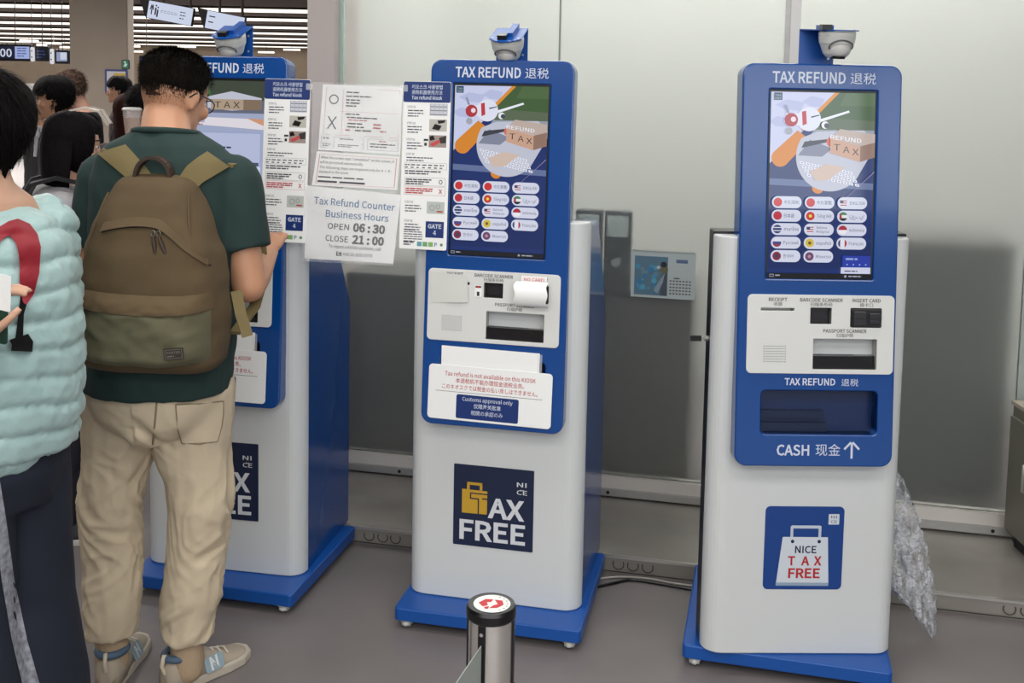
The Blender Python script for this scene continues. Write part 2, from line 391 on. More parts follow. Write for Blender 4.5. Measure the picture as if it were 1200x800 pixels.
# ------------------------------------------------------------------ tax refund kiosks
m_blue = M('#01428a', .2, coat=.3, bump=(500, .03, .0003), name='blue_powder_coat')
m_base = M('#0a4c9c', .36, bump=(400, .04, .0004), name='blue_base_coat')
m_wht = M('#cfd3d4', .3, coat=.1, name='white_shell')
m_fasc = M('#d6d8d6', .42, name='white_fascia')
m_ink = M('#2b2d33', .6); m_txtw = M('#c9d2e2', .5, name='white_lettering'); m_blk = M('#0c0c0f', .3); m_red = M('#b4262c', .5)
m_navy = M('#13203f', .4); m_gold = M('#c39a2e', .45)
SL_Z0, SL_Z1, SL_YB, SL_YT = .648, 1.772, -.253, -.186
SL_L = math.hypot(SL_Z1-SL_Z0, SL_YT-SL_YB)
_v = Vector((0, SL_YT-SL_YB, SL_Z1-SL_Z0)).normalized(); _n = Vector((1, 0, 0)).cross(_v)
SLAB = Matrix(((1, 0, 0, 0), (0, _v.y, _n.y, SL_YB), (0, _v.z, _n.z, SL_Z0), (0, 0, 0, 1)))   # drawing plane of the tilted head
def vz(z): return (z-SL_Z0)/(SL_Z1-SL_Z0)*SL_L
E_ = lambda h, k=1.0: M(h, .06, emit=k, spec=.5)

def clip_poly(pts, x0, y0, x1, y1):
    def cut(ps, f, inter):
        out = []
        for i in range(len(ps)):
            a, b = ps[i-1], ps[i]
            if f(b):
                if not f(a): out.append(inter(a, b))
                out.append(b)
            elif f(a): out.append(inter(a, b))
        return out
    def ix(x): return lambda a, b: (x, a[1]+(b[1]-a[1])*(x-a[0])/(b[0]-a[0]))
    def iy(y): return lambda a, b: (a[0]+(b[0]-a[0])*(y-a[1])/(b[1]-a[1]), y)
    for f, g in ((lambda p: p[0] >= x0, ix(x0)), (lambda p: p[0] <= x1, ix(x1)), (lambda p: p[1] >= y0, iy(y0)), (lambda p: p[1] <= y1, iy(y1))):
        pts = cut(pts, f, g)
        if len(pts) < 3: return []
    return pts

def draw_menu(mb, W, H, z, popup):
    """attract screen: collage of a plane and TAX blocks above fourteen language buttons; (0,0) = lower left"""
    d = .00008; L = [0]
    def lay(): L[0] += 1; return z+d*L[0]
    def X(u): return (u-.5)*W
    def P(pts, col):
        q = clip_poly([(X(u), v*H) for u, v in pts], -W/2, 0, W/2, H)
        if len(q) > 2: mb.use(E_(col)).poly(q, lay())
    def circ(u, v, r, n=40, a0=0, a1=360): return [(u+r*cos(math.radians(a0+(a1-a0)*i/n)), v+r*W/H*sin(math.radians(a0+(a1-a0)*i/n))) for i in range(n+1)]
    mb.use(E_('#142c66')).rect(-W/2, 0, W/2, H, lay())
    P([(0, .215), (1, .19), (1, .05), (0, .05)], '#12275c')
    P([(0, 1), (.68, 1), (.0, .615)], '#b9bfdd'); P([(0, 1), (.66, 1), (0, .63)], '#c3c8e4')
    for u, v, s_ in ((.2, .93, .16), (.42, .95, .12), (.1, .84, .12)): P([(u-s_, v), (u-s_*.3, v+.03), (u+s_*.8, v+.015), (u+s_*.5, v-.03), (u-s_*.4, v-.025)], '#b1b8d9')
    P([(.64, 1), (1, 1), (1, .80), (.42, .80), (.40, .865)], '#3f5a35'); P([(.72, 1), (1, 1), (1, .93), (.66, .93)], '#4c6540'); P([(.5, .865), (1, .85), (1, .80), (.42, .80)], '#56644d')
    P([(.42, .80), (1, .80), (1, .70), (.84, .60), (.3, .70)], '#8f97a3')
    P([(.61, 1), (.655, 1), (.30, .79), (.29, .815)], '#d58a2e')
    # orange bars
    P(circ(.10, .645, .085, 20, 130, 310) + [(.38, .745), (.26, .795)], '#cf8129')
    P(circ(.47, .49, .06, 20, 130, 310) + [(.56, .52), (.46, .545)], '#cf8129')
    P([(0, .50), (1, .48), (1, .515), (0, .535)], '#5d6c95')
    # round picture of a keyboard
    lo = circ(.58, .655, .33, 44, 148, 322); P(lo + [(.98, .68), (1, .74), (.9, .80), (.45, .79)], '#b9bccb')
    P([(.27, .66), (.38, .745), (.60, .70), (.5, .655)], '#7d8296'); P([(.30, .70), (.33, .735), (.55, .75), (.56, .735)], '#3a3d48')
    P(circ(.585, .735, .045), '#c8685c')
    for r in range(4):
        for k in range(9):
            u = .285+k*.058+r*.022; v = .63-r*.022-k*.0062
            P([(u, v), (u+.042, v-.0045), (u+.048, v-.019), (u+.006, v-.0145)], '#dfe1ec'); P([(u+.014, v-.006), (u+.032, v-.008), (u+.034, v-.013), (u+.017, v-.011)], '#777d92')
    P([(.38, .575), (.55, .615), (.72, .60), (.56, .53), (.44, .525)], '#c9b4a7')
    # wooden blocks
    P([(.57, .755), (.88, .715), (1, .73), (1, .78), (.66, .805)], '#b7a79e'); P([(.57, .755), (.86, .715), (.86, .63), (.57, .675)], '#c39c85'); P([(.86, .715), (1, .735), (1, .655), (.86, .63)], '#8b6e60')
    mb.use(E_('#31303a'))
    zz = lay()
    for k, ch in enumerate('TAX'): mb.text(ch, X(.635+k*.09), (.690-k*.012)*H, .034*H, zz, w=.062*W)
    mb.use(E_('#e6e6ee')).text('REFUND', X(.72), .752*H, .022*H, lay(), w=.3*W, bold=.01, slant=-.12)
    # plane
    P([(.12, .93), (.145, .93), (.2, .85), (.17, .845)], '#8d93a8'); P([(.45, .853), (.74, .905), (.75, .895), (.46, .838)], '#e3e6ef')
    P(circ(.36, .855, .115, 24), '#d9dcea'); P([(.14, .885), (.3, .885), (.34, .83), (.26, .82), (.12, .84)], '#d9dcea')
    P(circ(.19, .85, .065, 20), '#a8353f'); P([(.29, .895), (.33, .90), (.34, .83), (.30, .82)], '#b8323d'); P(circ(.21, .853, .025), '#e6d5dc')
    P([(.38, .87), (.46, .88), (.46, .875), (.38, .862)], '#31364a'); P(circ(.515, .825, .035), '#e2e4ec'); P(circ(.53, .822, .024), '#3f4350'); P(circ(.17, .79, .035), '#9da3ab')
    P([(.02, .955), (.10, .955), (.10, .995), (.02, .995)], '#2b4a63')
    mb.use(E_('#b9c7cf')); zz = lay(); mb.text('TAX', X(.06), .975*H, .010*H, zz, w=.06*W); mb.text('FREE', X(.06), .960*H, .009*H, zz, w=.06*W)
    P([(.72, .43), (.725, .43), (1, .58), (1, .575)], '#9a8aa5')
    # buttons
    names = [['中文(简体)', '中文(繁體)', 'ENGLISH'], ['日本語', 'Tiếng Việt', 'العربية'], ['ภาษาไทย', 'Bahasa Malaysia', 'Indonesia'], ['Русский', 'español', 'Français'], ['한국어', 'Монгол']]
    flags = [['#c3312f', '#c3312f', 'us'], ['#b52b3a', 'vn', 'uae'], ['th', 'us', 'id'], ['ru', 'es', 'fr'], ['kr', 'nz']]
    zb, zf, zg = lay(), lay(), lay()
    for r, (row, fr) in enumerate(zip(names, flags)):
        v = .408-.0725*r
        for c, (nm, fg) in enumerate(zip(row, fr)):
            u = (.165, .48, .795)[c]; bw, bh = .285*W, .064*H
            mb.use(E_('#ccd0e2')).rr(X(u), v*H, bw, bh, bh*.48, zb)
            R = bh*.37; fx, fy = X(u)-bw/2+bh*.5, v*H
            def half(a0, a1, col, zz=zf): mb.use(E_(col)).poly([(fx+R*cos(math.radians(a0+(a1-a0)*i/12)), fy+R*sin(math.radians(a0+(a1-a0)*i/12))) for i in range(13)], zz)
            if fg[0] == '#': half(0, 360, fg)
            elif fg == 'vn': half(0, 360, '#c03a2a'); mb.use(E_('#e6d04e')).disc(fx, fy, R*.4, zg, 5)
            elif fg == 'us':
                half(0, 360, '#d7d8e4')
                for k in range(3): mb.use(E_('#a8475a')).rect(fx-R*.7, fy-R*.6+k*R*.5, fx+R*.8, fy-R*.38+k*R*.5, zg)
                mb.use(E_('#37436e')).rect(fx-R*.8, fy, fx, fy+R*.6, zg+d)
            elif fg == 'uae': half(0, 360, '#e0e2e6'); half(20, 160, '#3f7a54', zg); half(200, 340, '#22242a', zg); mb.use(E_('#a8353f')).rect(fx-R*.85, fy-R*.5, fx-R*.3, fy+R*.5, zg+d)
            elif fg == 'th': half(0, 360, '#35406f'); mb.use(E_('#d7d8e4')).rect(fx-R*.9, fy+R*.25, fx+R*.9, fy+R*.45, zg); mb.rect(fx-R*.9, fy-R*.45, fx+R*.9, fy-R*.25, zg)
            elif fg == 'id': half(0, 180, '#a3293a'); half(180, 360, '#e6e3ea')
            elif fg == 'ru': half(0, 360, '#8d3448'); half(0, 180, '#d5d6e2', zg); mb.use(E_('#3c4787')).rect(fx-R*.95, fy-R*.3, fx+R*.95, fy+R*.25, zg+d)
            elif fg == 'es': half(0, 360, '#cdb545'); mb.use(E_('#6d5a2e')).disc(fx, fy, R*.4, zg, 8)
            elif fg == 'fr': half(0, 360, '#dcdce6'); half(120, 240, '#34406f', zg); half(-60, 60, '#a8353f', zg)
            elif fg == 'kr': half(0, 360, '#7c2b3c'); mb.use(E_('#343d66')).disc(fx, fy, R*.4, zg)
            else: half(0, 360, '#6a4565'); mb.use(E_('#b48aa0')).disc(fx, fy, R*.4, zg, 6)
            mb.use(E_('#44485a'))
            if nm == 'Bahasa Malaysia':
                mb.text('Bahasa', fx+bh*.55, fy+bh*.08, bh*.2, zf, 'l'); mb.text('Malaysia', fx+bh*.55, fy-bh*.26, bh*.2, zf, 'l')
            else:
                w_ = bw*(.5 if len(nm) > 4 else .34); mb.text(nm, fx+bh*.55, fy-bh*.13, bh*.27, zf, 'l', w=w_)
    if popup:
        mb.use(E_('#22389c')).rect(X(.715), .035*H, X(.985), .125*H, zb); mb.use(E_('#8fa0d6'))
        mb.lines(X(.745), X(.96), .112*H, 1, .02*H, .010*H, zf)
        for k in range(4): mb.disc(X(.76+k*.06), .077*H, .008*W, zf, 8)
        mb.use(E_('#c9cbe0')).rect(X(.70), .028*H, X(.985), .062*H, zf); mb.use(E_('#5d6075')).lines(X(.735), X(.95), .045*H, 1, .02*H, .007*H, zg)
    mb.use(E_('#101218')).rect(-W/2, 0, W/2, .027*H, zb); mb.use(E_('#9aa0ae')); mb.frame(X(.015), .006*H, X(.055), .021*H, .0015, zf); mb.lines(X(.07), X(.16), .018*H, 1, .1, .007*H, zf)
    mb.disc(X(.745), .013*H, .012*W, zf); mb.lines(X(.775), X(.96), .017*H, 1, .1, .007*H, zf, 1.0)

def draw_form(mb, W, H, z):
    """a refund form page on the left kiosk's screen"""
    d = .0003
    def X(u): return (u-.5)*W
    mb.use(E_('#9aa3bf')).rect(-W/2, 0, W/2, H, z)
    mb.use(E_('#3c4538')).rect(-W/2, .88*H, W/2, H, z+d)
    mb.use(E_('#5f6476')).rect(-W/2, .80*H, W/2, .88*H, z+d)
    mb.use(E_('#4a6b3c')); 
    for k in range(7): mb.disc(X(.28+.05*cos(k*2.1)), (.925+.022*sin(k*1.7))*H, .045*W, z+d*(2+k*.2), 8)
    mb.use(E_('#8d4a38')).rect(X(.25), .865*H, X(.35), .905*H, z+4*d)
    mb.use(E_('#b9bbc9')).poly([(X(.34), .90*H), (X(.62), .935*H), (X(.97), .895*H), (X(.97), .83*H), (X(.62), .815*H), (X(.34), .83*H)], z+4*d)
    mb.use(E_('#a6947f')).rect(X(.38), .82*H, X(.76), .885*H, z+5*d); mb.use(E_('#7d6a58')).rect(X(.76), .82*H, X(.97), .885*H, z+5*d)
    mb.use(E_('#2c2a2c')); 
    for k, c in enumerate('TAX'): mb.text(c, X(.46+.11*k), .832*H, .038*H, z+6*d, w=.075*W)
    mb.use(E_('#d8d3da')).poly([(-W/2, .775*H), (X(1), .765*H), (X(1), .70*H), (X(.55), .715*H), (-W/2, .73*H)], z+5*d)
    mb.use(E_('#c79172')).poly([(X(.8), .77*H), (X(1), .765*H), (X(1), .725*H)], z+6*d)
    mb.use(E_('#a7a0b6')).lines(X(.15), X(.45), .753*H, 1, .1, .014*H, z+6*d); mb.use(E_('#9b5d63')).lines(X(.15), X(.42), .73*H, 1, .1, .008*H, z+6*d)
    mb.use(E_('#aeb6d3')).rect(X(.03), .3*H, X(.97), .68*H, z+d); mb.use(E_('#8f9ac0')).frame(X(.03), .3*H, X(.97), .68*H, .002, z+2*d)
    mb.use(E_('#33364a')).lines(X(.16), X(.44), .632*H, 1, .1, .012*H, z+3*d, 1); mb.lines(X(.16), X(.93), .592*H, 1, .1, .011*H, z+3*d, 1)
    mb.use(E_('#6a4a5c')).lines(X(.2), X(.8), .565*H, 1, .1, .011*H, z+3*d, 1); mb.use(E_('#5a5f7c')).lines(X(.4), X(.85), .515*H, 2, .02*H, .009*H, z+3*d, 1)
    mb.use(E_('#474c63')).rect(X(.55), .475*H, X(.95), .497*H, z+3*d); mb.use(E_('#c9d0e6')).rect(X(.6), .40*H, X(.97), .47*H, z+3*d)
    mb.use(E_('#1b1d25')).rect(-W/2, 0, W/2, .027*H, z+3*d)

def make_kiosk(label, loc, base_yaw, twist, off, fx, sign, screen, black_back, tilt, bx, ddx=0):
    R = T(loc[0], loc[1], 0) @ RZ(base_yaw)
    root = thing('tax_refund_kiosk', label, 'kiosk', R, 'tax refund kiosks')
    b = MB(m_base); b.rr(0, 0, .588, .561, .014, .028, .069, .004, bot=.003); b.build('base', root)
    for sx in (-1, 1):
        for sy in (-1, 1):
            c = MB(M('#b9bbb8', .4)); c.M = T(sx*.258, sy*.254, 0)
            c.box(-.016, .016, -.02, .02, .0245, .0285); c.box(-.014, -.011, -.014, .014, .009, .0265); c.box(.011, .014, -.014, .014, .009, .0265)
            c.M = c.M @ T(.0, 0, .0135) @ RY(pi/2); c.lathe([(.0, -.0165), (.004, -.0165), (.004, .0165), (0, .0165)], 10)
            c.M = T(sx*.258, sy*.254, 0); c.sphere((0, .006*sy, .0165), .0125, 14, 8, (1.15, 1.6, .85))
            co = c.build('caster', root)
            w = MB(M('#3b3b3d', .5)); w.M = T(sx*.258, sy*.254, .0135) @ RY(pi/2)
            w.lathe([(0, -.010), (.010, -.010), (.0133, -.007), (.0133, .007), (.010, .010), (0, .010)], 18)
            w.use(M('#d3d3cf', .4)).lathe([(0, -.0106), (.007, -.0106), (.007, -.0099)], 14).lathe([(.007, .0099), (.007, .0106), (0, .0106)], 14)
            wo = w.build('wheel', co)
    K = T(off[0], off[1], 0) @ RZ(twist)            # the cabinet as it stands on its base
    m_bk = m_blk if black_back else m_blue
    # rear cabinet with its chamfered back
    bd = MB(m_bk); bd.M = K @ Matrix(((0, 0, 1, 0), (1, 0, 0, 0), (0, 1, 0, 0), (0, 0, 0, 1)))
    zt = 1.294 if black_back else 1.268
    bd.prism([(-.140, .0692), (-.072, .0692), (-.072, zt), (-.140, zt)] if black_back else [(-.140, .0692), (.287, .0692), (.287, .90), (.182, 1.07), (.03, zt), (-.140, zt)], -.277, .277, .003, .003)
    bo = bd.build('cabinet', root)
    # white front shell with rounded corners
    sh = MB(m_wht); sh.M = K; r = .055; y0 = -.196; pts = [(-.279, -.1385)]
    for i in range(9): a = pi+pi/2*i/8; pts.append((-.279+r+r*cos(a), y0+r+r*sin(a)))
    for i in range(9): a = 1.5*pi+pi/2*i/8; pts.append((.279-r+r*cos(a), y0+r+r*sin(a)))
    pts.append((.279, -.1385)); sh.prism(pts, .0692, 1.287, .005, .004); sho = sh.build('front_shell', root)
    # tilted head slab
    S = K @ SLAB; hw = .2235
    scr = (fx[0], vz(1.437), .302, .527); bay = (.003+fx[1], vz(.8), .328, .122)
    holes = [rrpts(scr[0], scr[1], scr[2], scr[3], .003, 2), rrpts(fx[1], vz(1.02), .39, .20, .01, 3), rrpts(bay[0], bay[1], bay[2], bay[3], .012, 4)]
    hd = MB(m_blue); hd.M = S; hd.plate(rrpts(0, SL_L/2, 2*hw, SL_L, .034, 8), holes, -.05, 0, .0045)
    hd.rr(0, SL_L/2, 2*hw-.004, SL_L-.004, .033, -.073, -.05, 0, 8)
    hd.use(m_txtw); hx = fx[0]
    hd.text('TAX REFUND', hx-.145, vz(1.719), .0300, .0006, 'l', w=.205, bold=.022); [hd.text('退税', hx+.145, vz(1.7205), .0255, .0006, 'r', w=.072) for q_ in (0,)]
    if black_back:
        hd.text('TAX REFUND', bay[0]-.10, vz(.8775), .0185, .0006, 'l', w=.143, bold=.022); [hd.text('退税', bay[0]+.108, vz(.8775), .0165, .0006, 'r', w=.048) for q_ in (0,)]
        hd.text('CASH', bay[0]-.118, vz(.680), .029, .0006, 'l', w=.092, bold=.022); [hd.text('现金', bay[0]+.062, vz(.682), .027, .0006, 'r', w=.070) for q_ in (0,)]
        ax, ay = bay[0]+.094, vz(.694); hd.line(ax, ay-.022, ax, ay+.022, .006, .0006); hd.line(ax-.002, ay+.024, ax-.021, ay+.004, .006, .0008); hd.line(ax+.002, ay+.024, ax+.021, ay+.004, .006, .001)
    ho = hd.build('head', root)
    # screen
    sc_ = MB(m_blk); sc_.M = S; sc_.rr(scr[0], scr[1], scr[2]-.001, scr[3]-.001, .002, -.012, -.006)
    sc_.M = S @ T(scr[0], scr[1]-.522/2, -.0058)
    (draw_form if screen == 'form' else lambda m_, w_, h_, z_: draw_menu(m_, w_, h_, z_, screen == 'popup'))(sc_, .292, .518, 0)
    sc_.build('screen', root)
    # white fascia with its openings
    F = S @ T(fx[1], vz(1.02), 0)
    hol = [rrpts(-.122, .069, .094, .008, .001, 1), rrpts(.0, .052, .060, .046, .003, 3), rrpts(.127, .048, .088, .054, .003, 3), rrpts(.070, -.055, .180, .086, .003, 3)]
    fa = MB(m_fasc); fa.M = F; fa.plate(rrpts(0, 0, .414, .221, .014, 6), hol, -.0005, .0035, .0012)
    fa.pocket(-.170, .064, -.074, .074, -.03, .003)
    fa.use(M('#8d8f8d', .5)).pocket(-.031, .028, .031, .076, -.045, .003).pocket(.082, .02, .172, .076, -.045, .003)
    fa.use(M('#b4b6b3', .5)).pocket(-.021, -.099, .161, -.011, -.049, .003)
    fa.use(m_ink); z = .0041
    fa.text('RECEIPT', -.122, .092, .0095, z, w=.052, bold=.014); fa.text('收据', -.122, .080, .0085, z, w=.024)
    fa.text('BARCODE SCANNER', .0, .092, .0095, z, w=.120, bold=.014); fa.text('扫描条形码', .0, .080, .0085, z, w=.062)
    fa.text('INSERT CARD', .127, .092, .0095, z, w=.080, bold=.014); fa.text('插卡口', .127, .080, .0085, z, w=.037)
    fa.text('PASSPORT SCANNER', .068, .006, .0095, z, w=.122, bold=.014); fa.text('扫描护照', .068, -.006, .0085, z, w=.048)
    fa.use(M('#5a5c5e', .6))
    for i in range(10):
        for j in range(7): fa.disc(-.158+i*.0066, -.034-j*.0072, .0017, z, 6)
    fo = fa.build('fascia', root)
    d1 = MB(m_blk); d1.M = F; d1.box(-.028, .028, .029, .074, -.040, -.015); d1.use(M('#26262b', .2)).rect(-.02, .038, .02, .066, -.0148); d1.build('barcode_scanner', fo)
    d2 = MB(m_blk); d2.M = F; d2.rr(.127, .047, .086, .052, .004, -.03, .006, .002); d2.use(M('#2a2a2e', .25)); d2.rr(.108, .047, .036, .040, .003, .006, .012, .002); d2.rr(.150, .047, .032, .030, .003, .006, .010, .002)
    d2.use(M('#050505', .4)).rect(.095, .045, .165, .049, .0125); d2.build('card_reader', fo)
    d3 = MB(M('#101012', .25)); d3.M = F; d3.box(-.019, .159, -.098, -.062, -.047, -.012); d3.use(M('#17171b', .15)).add([(-.019,-.062,-.047),(.11,-.062,-.047),(.159,-.085,-.047),(-.019,-.062,-.008),(.10,-.062,-.008),(.159,-.088,-.008),(.159,-.098,-.008),(-.019,-.098,-.008)], [(0,3,4,1),(1,4,5,2),(3,7,6,5,4)])
    d3.build('passport_scanner', fo)
    # cash bay
    cb = MB(M('#06224f', .35)); cb.M = S @ T(bay[0], bay[1], 0); cb.pocket(-.164, -.061, .164, .061, -.043, -.002)
    cb.use(M('#051a3c', .3)); cb.box(-.163, .02, -.020, .0, -.042, -.02); cb.box(-.163, .03, -.06, -.035, -.042, -.025); cb.build('cash_tray', root)
    # emblem on the shell
    sg = MB(); sg.M = K @ T(0, -.196, 0) @ UP
    if sign == 'dark':
        sg.use(m_navy).rr(0, .378, .257, .261, .003, .0003, .0018)
        z = .0024; sg.use(m_gold); x0, y0, k = -.1285, .2475, .257     # unit square of the emblem
        def q(u, v): return (x0+u*k, y0+v*k)
        sg.poly([q(.107, .41), q(.423, .415), q(.425, .705), q(.107, .71)], z)
        for a_, b_ in (((.185, .71), (.185, .785)), ((.345, .71), (.345, .785)), ((.17, .785), (.36, .785))): sg.line(*q(*a_), *q(*b_), .034*k, z+.0001)
        sg.use(m_navy)
        for n_, (a_, b_) in enumerate((((.215, .665), (.43, .665)), ((.215, .672), (.215, .595)), ((.21, .60), (.318, .60)), ((.315, .607), (.315, .40)), ((.425, .607), (.36, .607)))): sg.line(*q(*a_), *q(*b_), .016*k, z+.0002+.0001*n_)
        sg.use(M('#d3d7dc', .5)); sg.text('AX', q(.435, 0)[0], q(0, .385)[1], .235*k, z, 'l', w=.455*k, bold=.03); sg.text('FREE', q(.08, 0)[0], q(0, .085)[1], .235*k, z, 'l', w=.825*k, bold=.03)
        sg.text('NI', q(.79, 0)[0], q(0, .80)[1], .055*k, z, 'l', w=.12*k, bold=.012); sg.text('CE', q(.79, 0)[0], q(0, .705)[1], .055*k, z, 'l', w=.13*k, bold=.012); sg.arc(*q(.855, .775), .018*k, .007*k, 200, 340, z)
    else:
        sg.use(M('#0a3c84', .35)).rr(0, .388, .228, .246, .014, .0003, .0018); z = .0024
        w_ = M('#ccd4de', .5); sg.use(w_); sg.poly([(-.076, .285), (.076, .285), (.069, .421), (-.062, .421)], z); sg.use(M('#8fa3b8', .5)).rect(-.077, .276, .076, .2855, z)
        sg.use(M('#bcc7d4', .5)); sg.line(-.036, .42, -.036, .453, .008, z+.0002); sg.line(.045, .42, .045, .453, .008, z+.0002); sg.rr(.0045, .451, .087, .009, .004, z+.0004)
        sg.use(m_navy).disc(-.033, .408, .0052, z+.0006, 12).disc(.044, .408, .0052, z+.0006, 12)
        sg.text('NICE', .006, .374, .0205, z+.0006, w=.062, bold=.02)
        sg.use(m_red).text('T', -.034, .338, .0255, z+.0006, bold=.03); sg.text('A', .006, .338, .0255, z+.0006, bold=.03); sg.text('X', .042, .338, .0255, z+.0006, bold=.03); sg.text('FREE', .004, .300, .0275, z+.0006, w=.092, bold=.03)
        sg.use(w_).rr(.084, .474, .031, .031, .002, z); sg.use(m_navy).text('NI', .084, .477, .008, z+.0004, w=.017); sg.text('CE', .084, .463, .008, z+.0004, w=.017)
    sg.build('tax_free_sign', root)
    # camera on its bracket
    br = MB(m_base); br.M = K; zt = 1.872; yb = -.098
    br.box(bx-.05, bx+.05, yb, yb+.003, 1.66, zt)
    PL = K @ T(bx, yb, zt) @ RX(tilt)
    br.M = PL; wr_ = .05+ddx*1.1; pts = [(-.05, .003), (-.05+ddx, -.105)] + [(-.05+ddx+.1*(i/8), -.105-.028*sin(pi*i/8)) for i in range(1, 8)] + [(.05+ddx, -.105), (wr_, .003)]
    br.prism(pts, -.003, 0); br.box(.0, .020, -.085, .012, 0, .012)
    br.use(M('#c9ccd0', .3, .6)); 
    for x_, y_ in ((-.04, -.1), (.04, -.1)): br.M = PL @ T(x_+ddx, y_, 0); br.lathe([(.003, 0), (.003, .0015), (0, .0015)], 8)
    br.M = K @ T(bx, yb, 0) @ UP
    for z_ in (1.79, 1.84): br.disc(.035, z_, .004, .0006, 8)
    bko = br.build('camera_bracket', root)
    ck = MB(m_blk); ck.M = PL; ck.box(-.022, .006, -.115, -.092, 0, .014); ck.build('cable_clip', bko)
    dm = MB(M('#c4c6c3', .35, name='camera_plastic')); dm.M = PL @ T(ddx, -.075, -.004)
    dm.lathe([(0, 0), (.049, 0), (.0505, -.003), (.0505, -.012), (.0495, -.0125), (.0495, -.0145), (.0505, -.015), (.048, -.032), (.0475, -.034), (.046, -.035), (.036, -.062), (.028, -.071), (0, -.073)], 36)
    do = dm.build('dome_camera', root)
    ey = MB(M('#d0d1ce', .3)); ey.M = PL @ T(ddx, -.090, -.048); ey.sphere((0, 0, 0), .031, 24, 14)
    ey.use(M('#55575a', .6)); pts = []
    for i in range(15): a = math.radians(200-220*i/14); pts.append((.0325*cos(a), -.018-.017*sin(pi*i/14), .002+.018*sin(a)))
    ey.tube(pts, .0022, 6); 
    ey.use(M('#0b0b0d', .15)); ey.M = PL @ T(ddx, -.095, -.0765); ey.lathe([(0, -.003), (.018, -.003), (.020, .004)], 20); ey.build('eyeball', do)
    root['K'] = [v for row in (R @ K) for v in row]
    return root, R @ K
K1, KM1 = make_kiosk('blue and white tax refund kiosk used by the man with the backpack', (-.898, 3.646), -.223, .05, (-.014, .023), (0, -.016), 'dark', 'form', False, .36, .018)
K2, KM2 = make_kiosk('blue and white tax refund kiosk in the middle with a refund not available notice', (.005, 3.454), -.216, 0, (-.007, .024), (0, -.004), 'dark', 'menu', False, .36, .010)
K3, KM3 = make_kiosk('blue and white tax refund kiosk on the right with an open cash slot', (.878, 3.256), -.236, .266, (-.013, -.054), (.004, .010), 'bag', 'popup', True, .06, .006, .034)
# key left in the side lock of the right kiosk
ky = thing('key', 'small dark key sticking out of the left side of the right kiosk', 'key', KM3 @ T(-.279, -.105, .975))
q = MB(M('#b8b8b4', .3, .9)); q.M = RY(-pi/2); q.lathe([(0, -.006), (.008, -.006), (.008, .008), (0, .008)], 14); q.box(-.004, .004, -.001, .001, .008, .02); q.build('shaft', ky)
q = MB(m_blk); q.box(-.05, -.018, -.003, .003, -.008, .008); q.build('bow', ky)
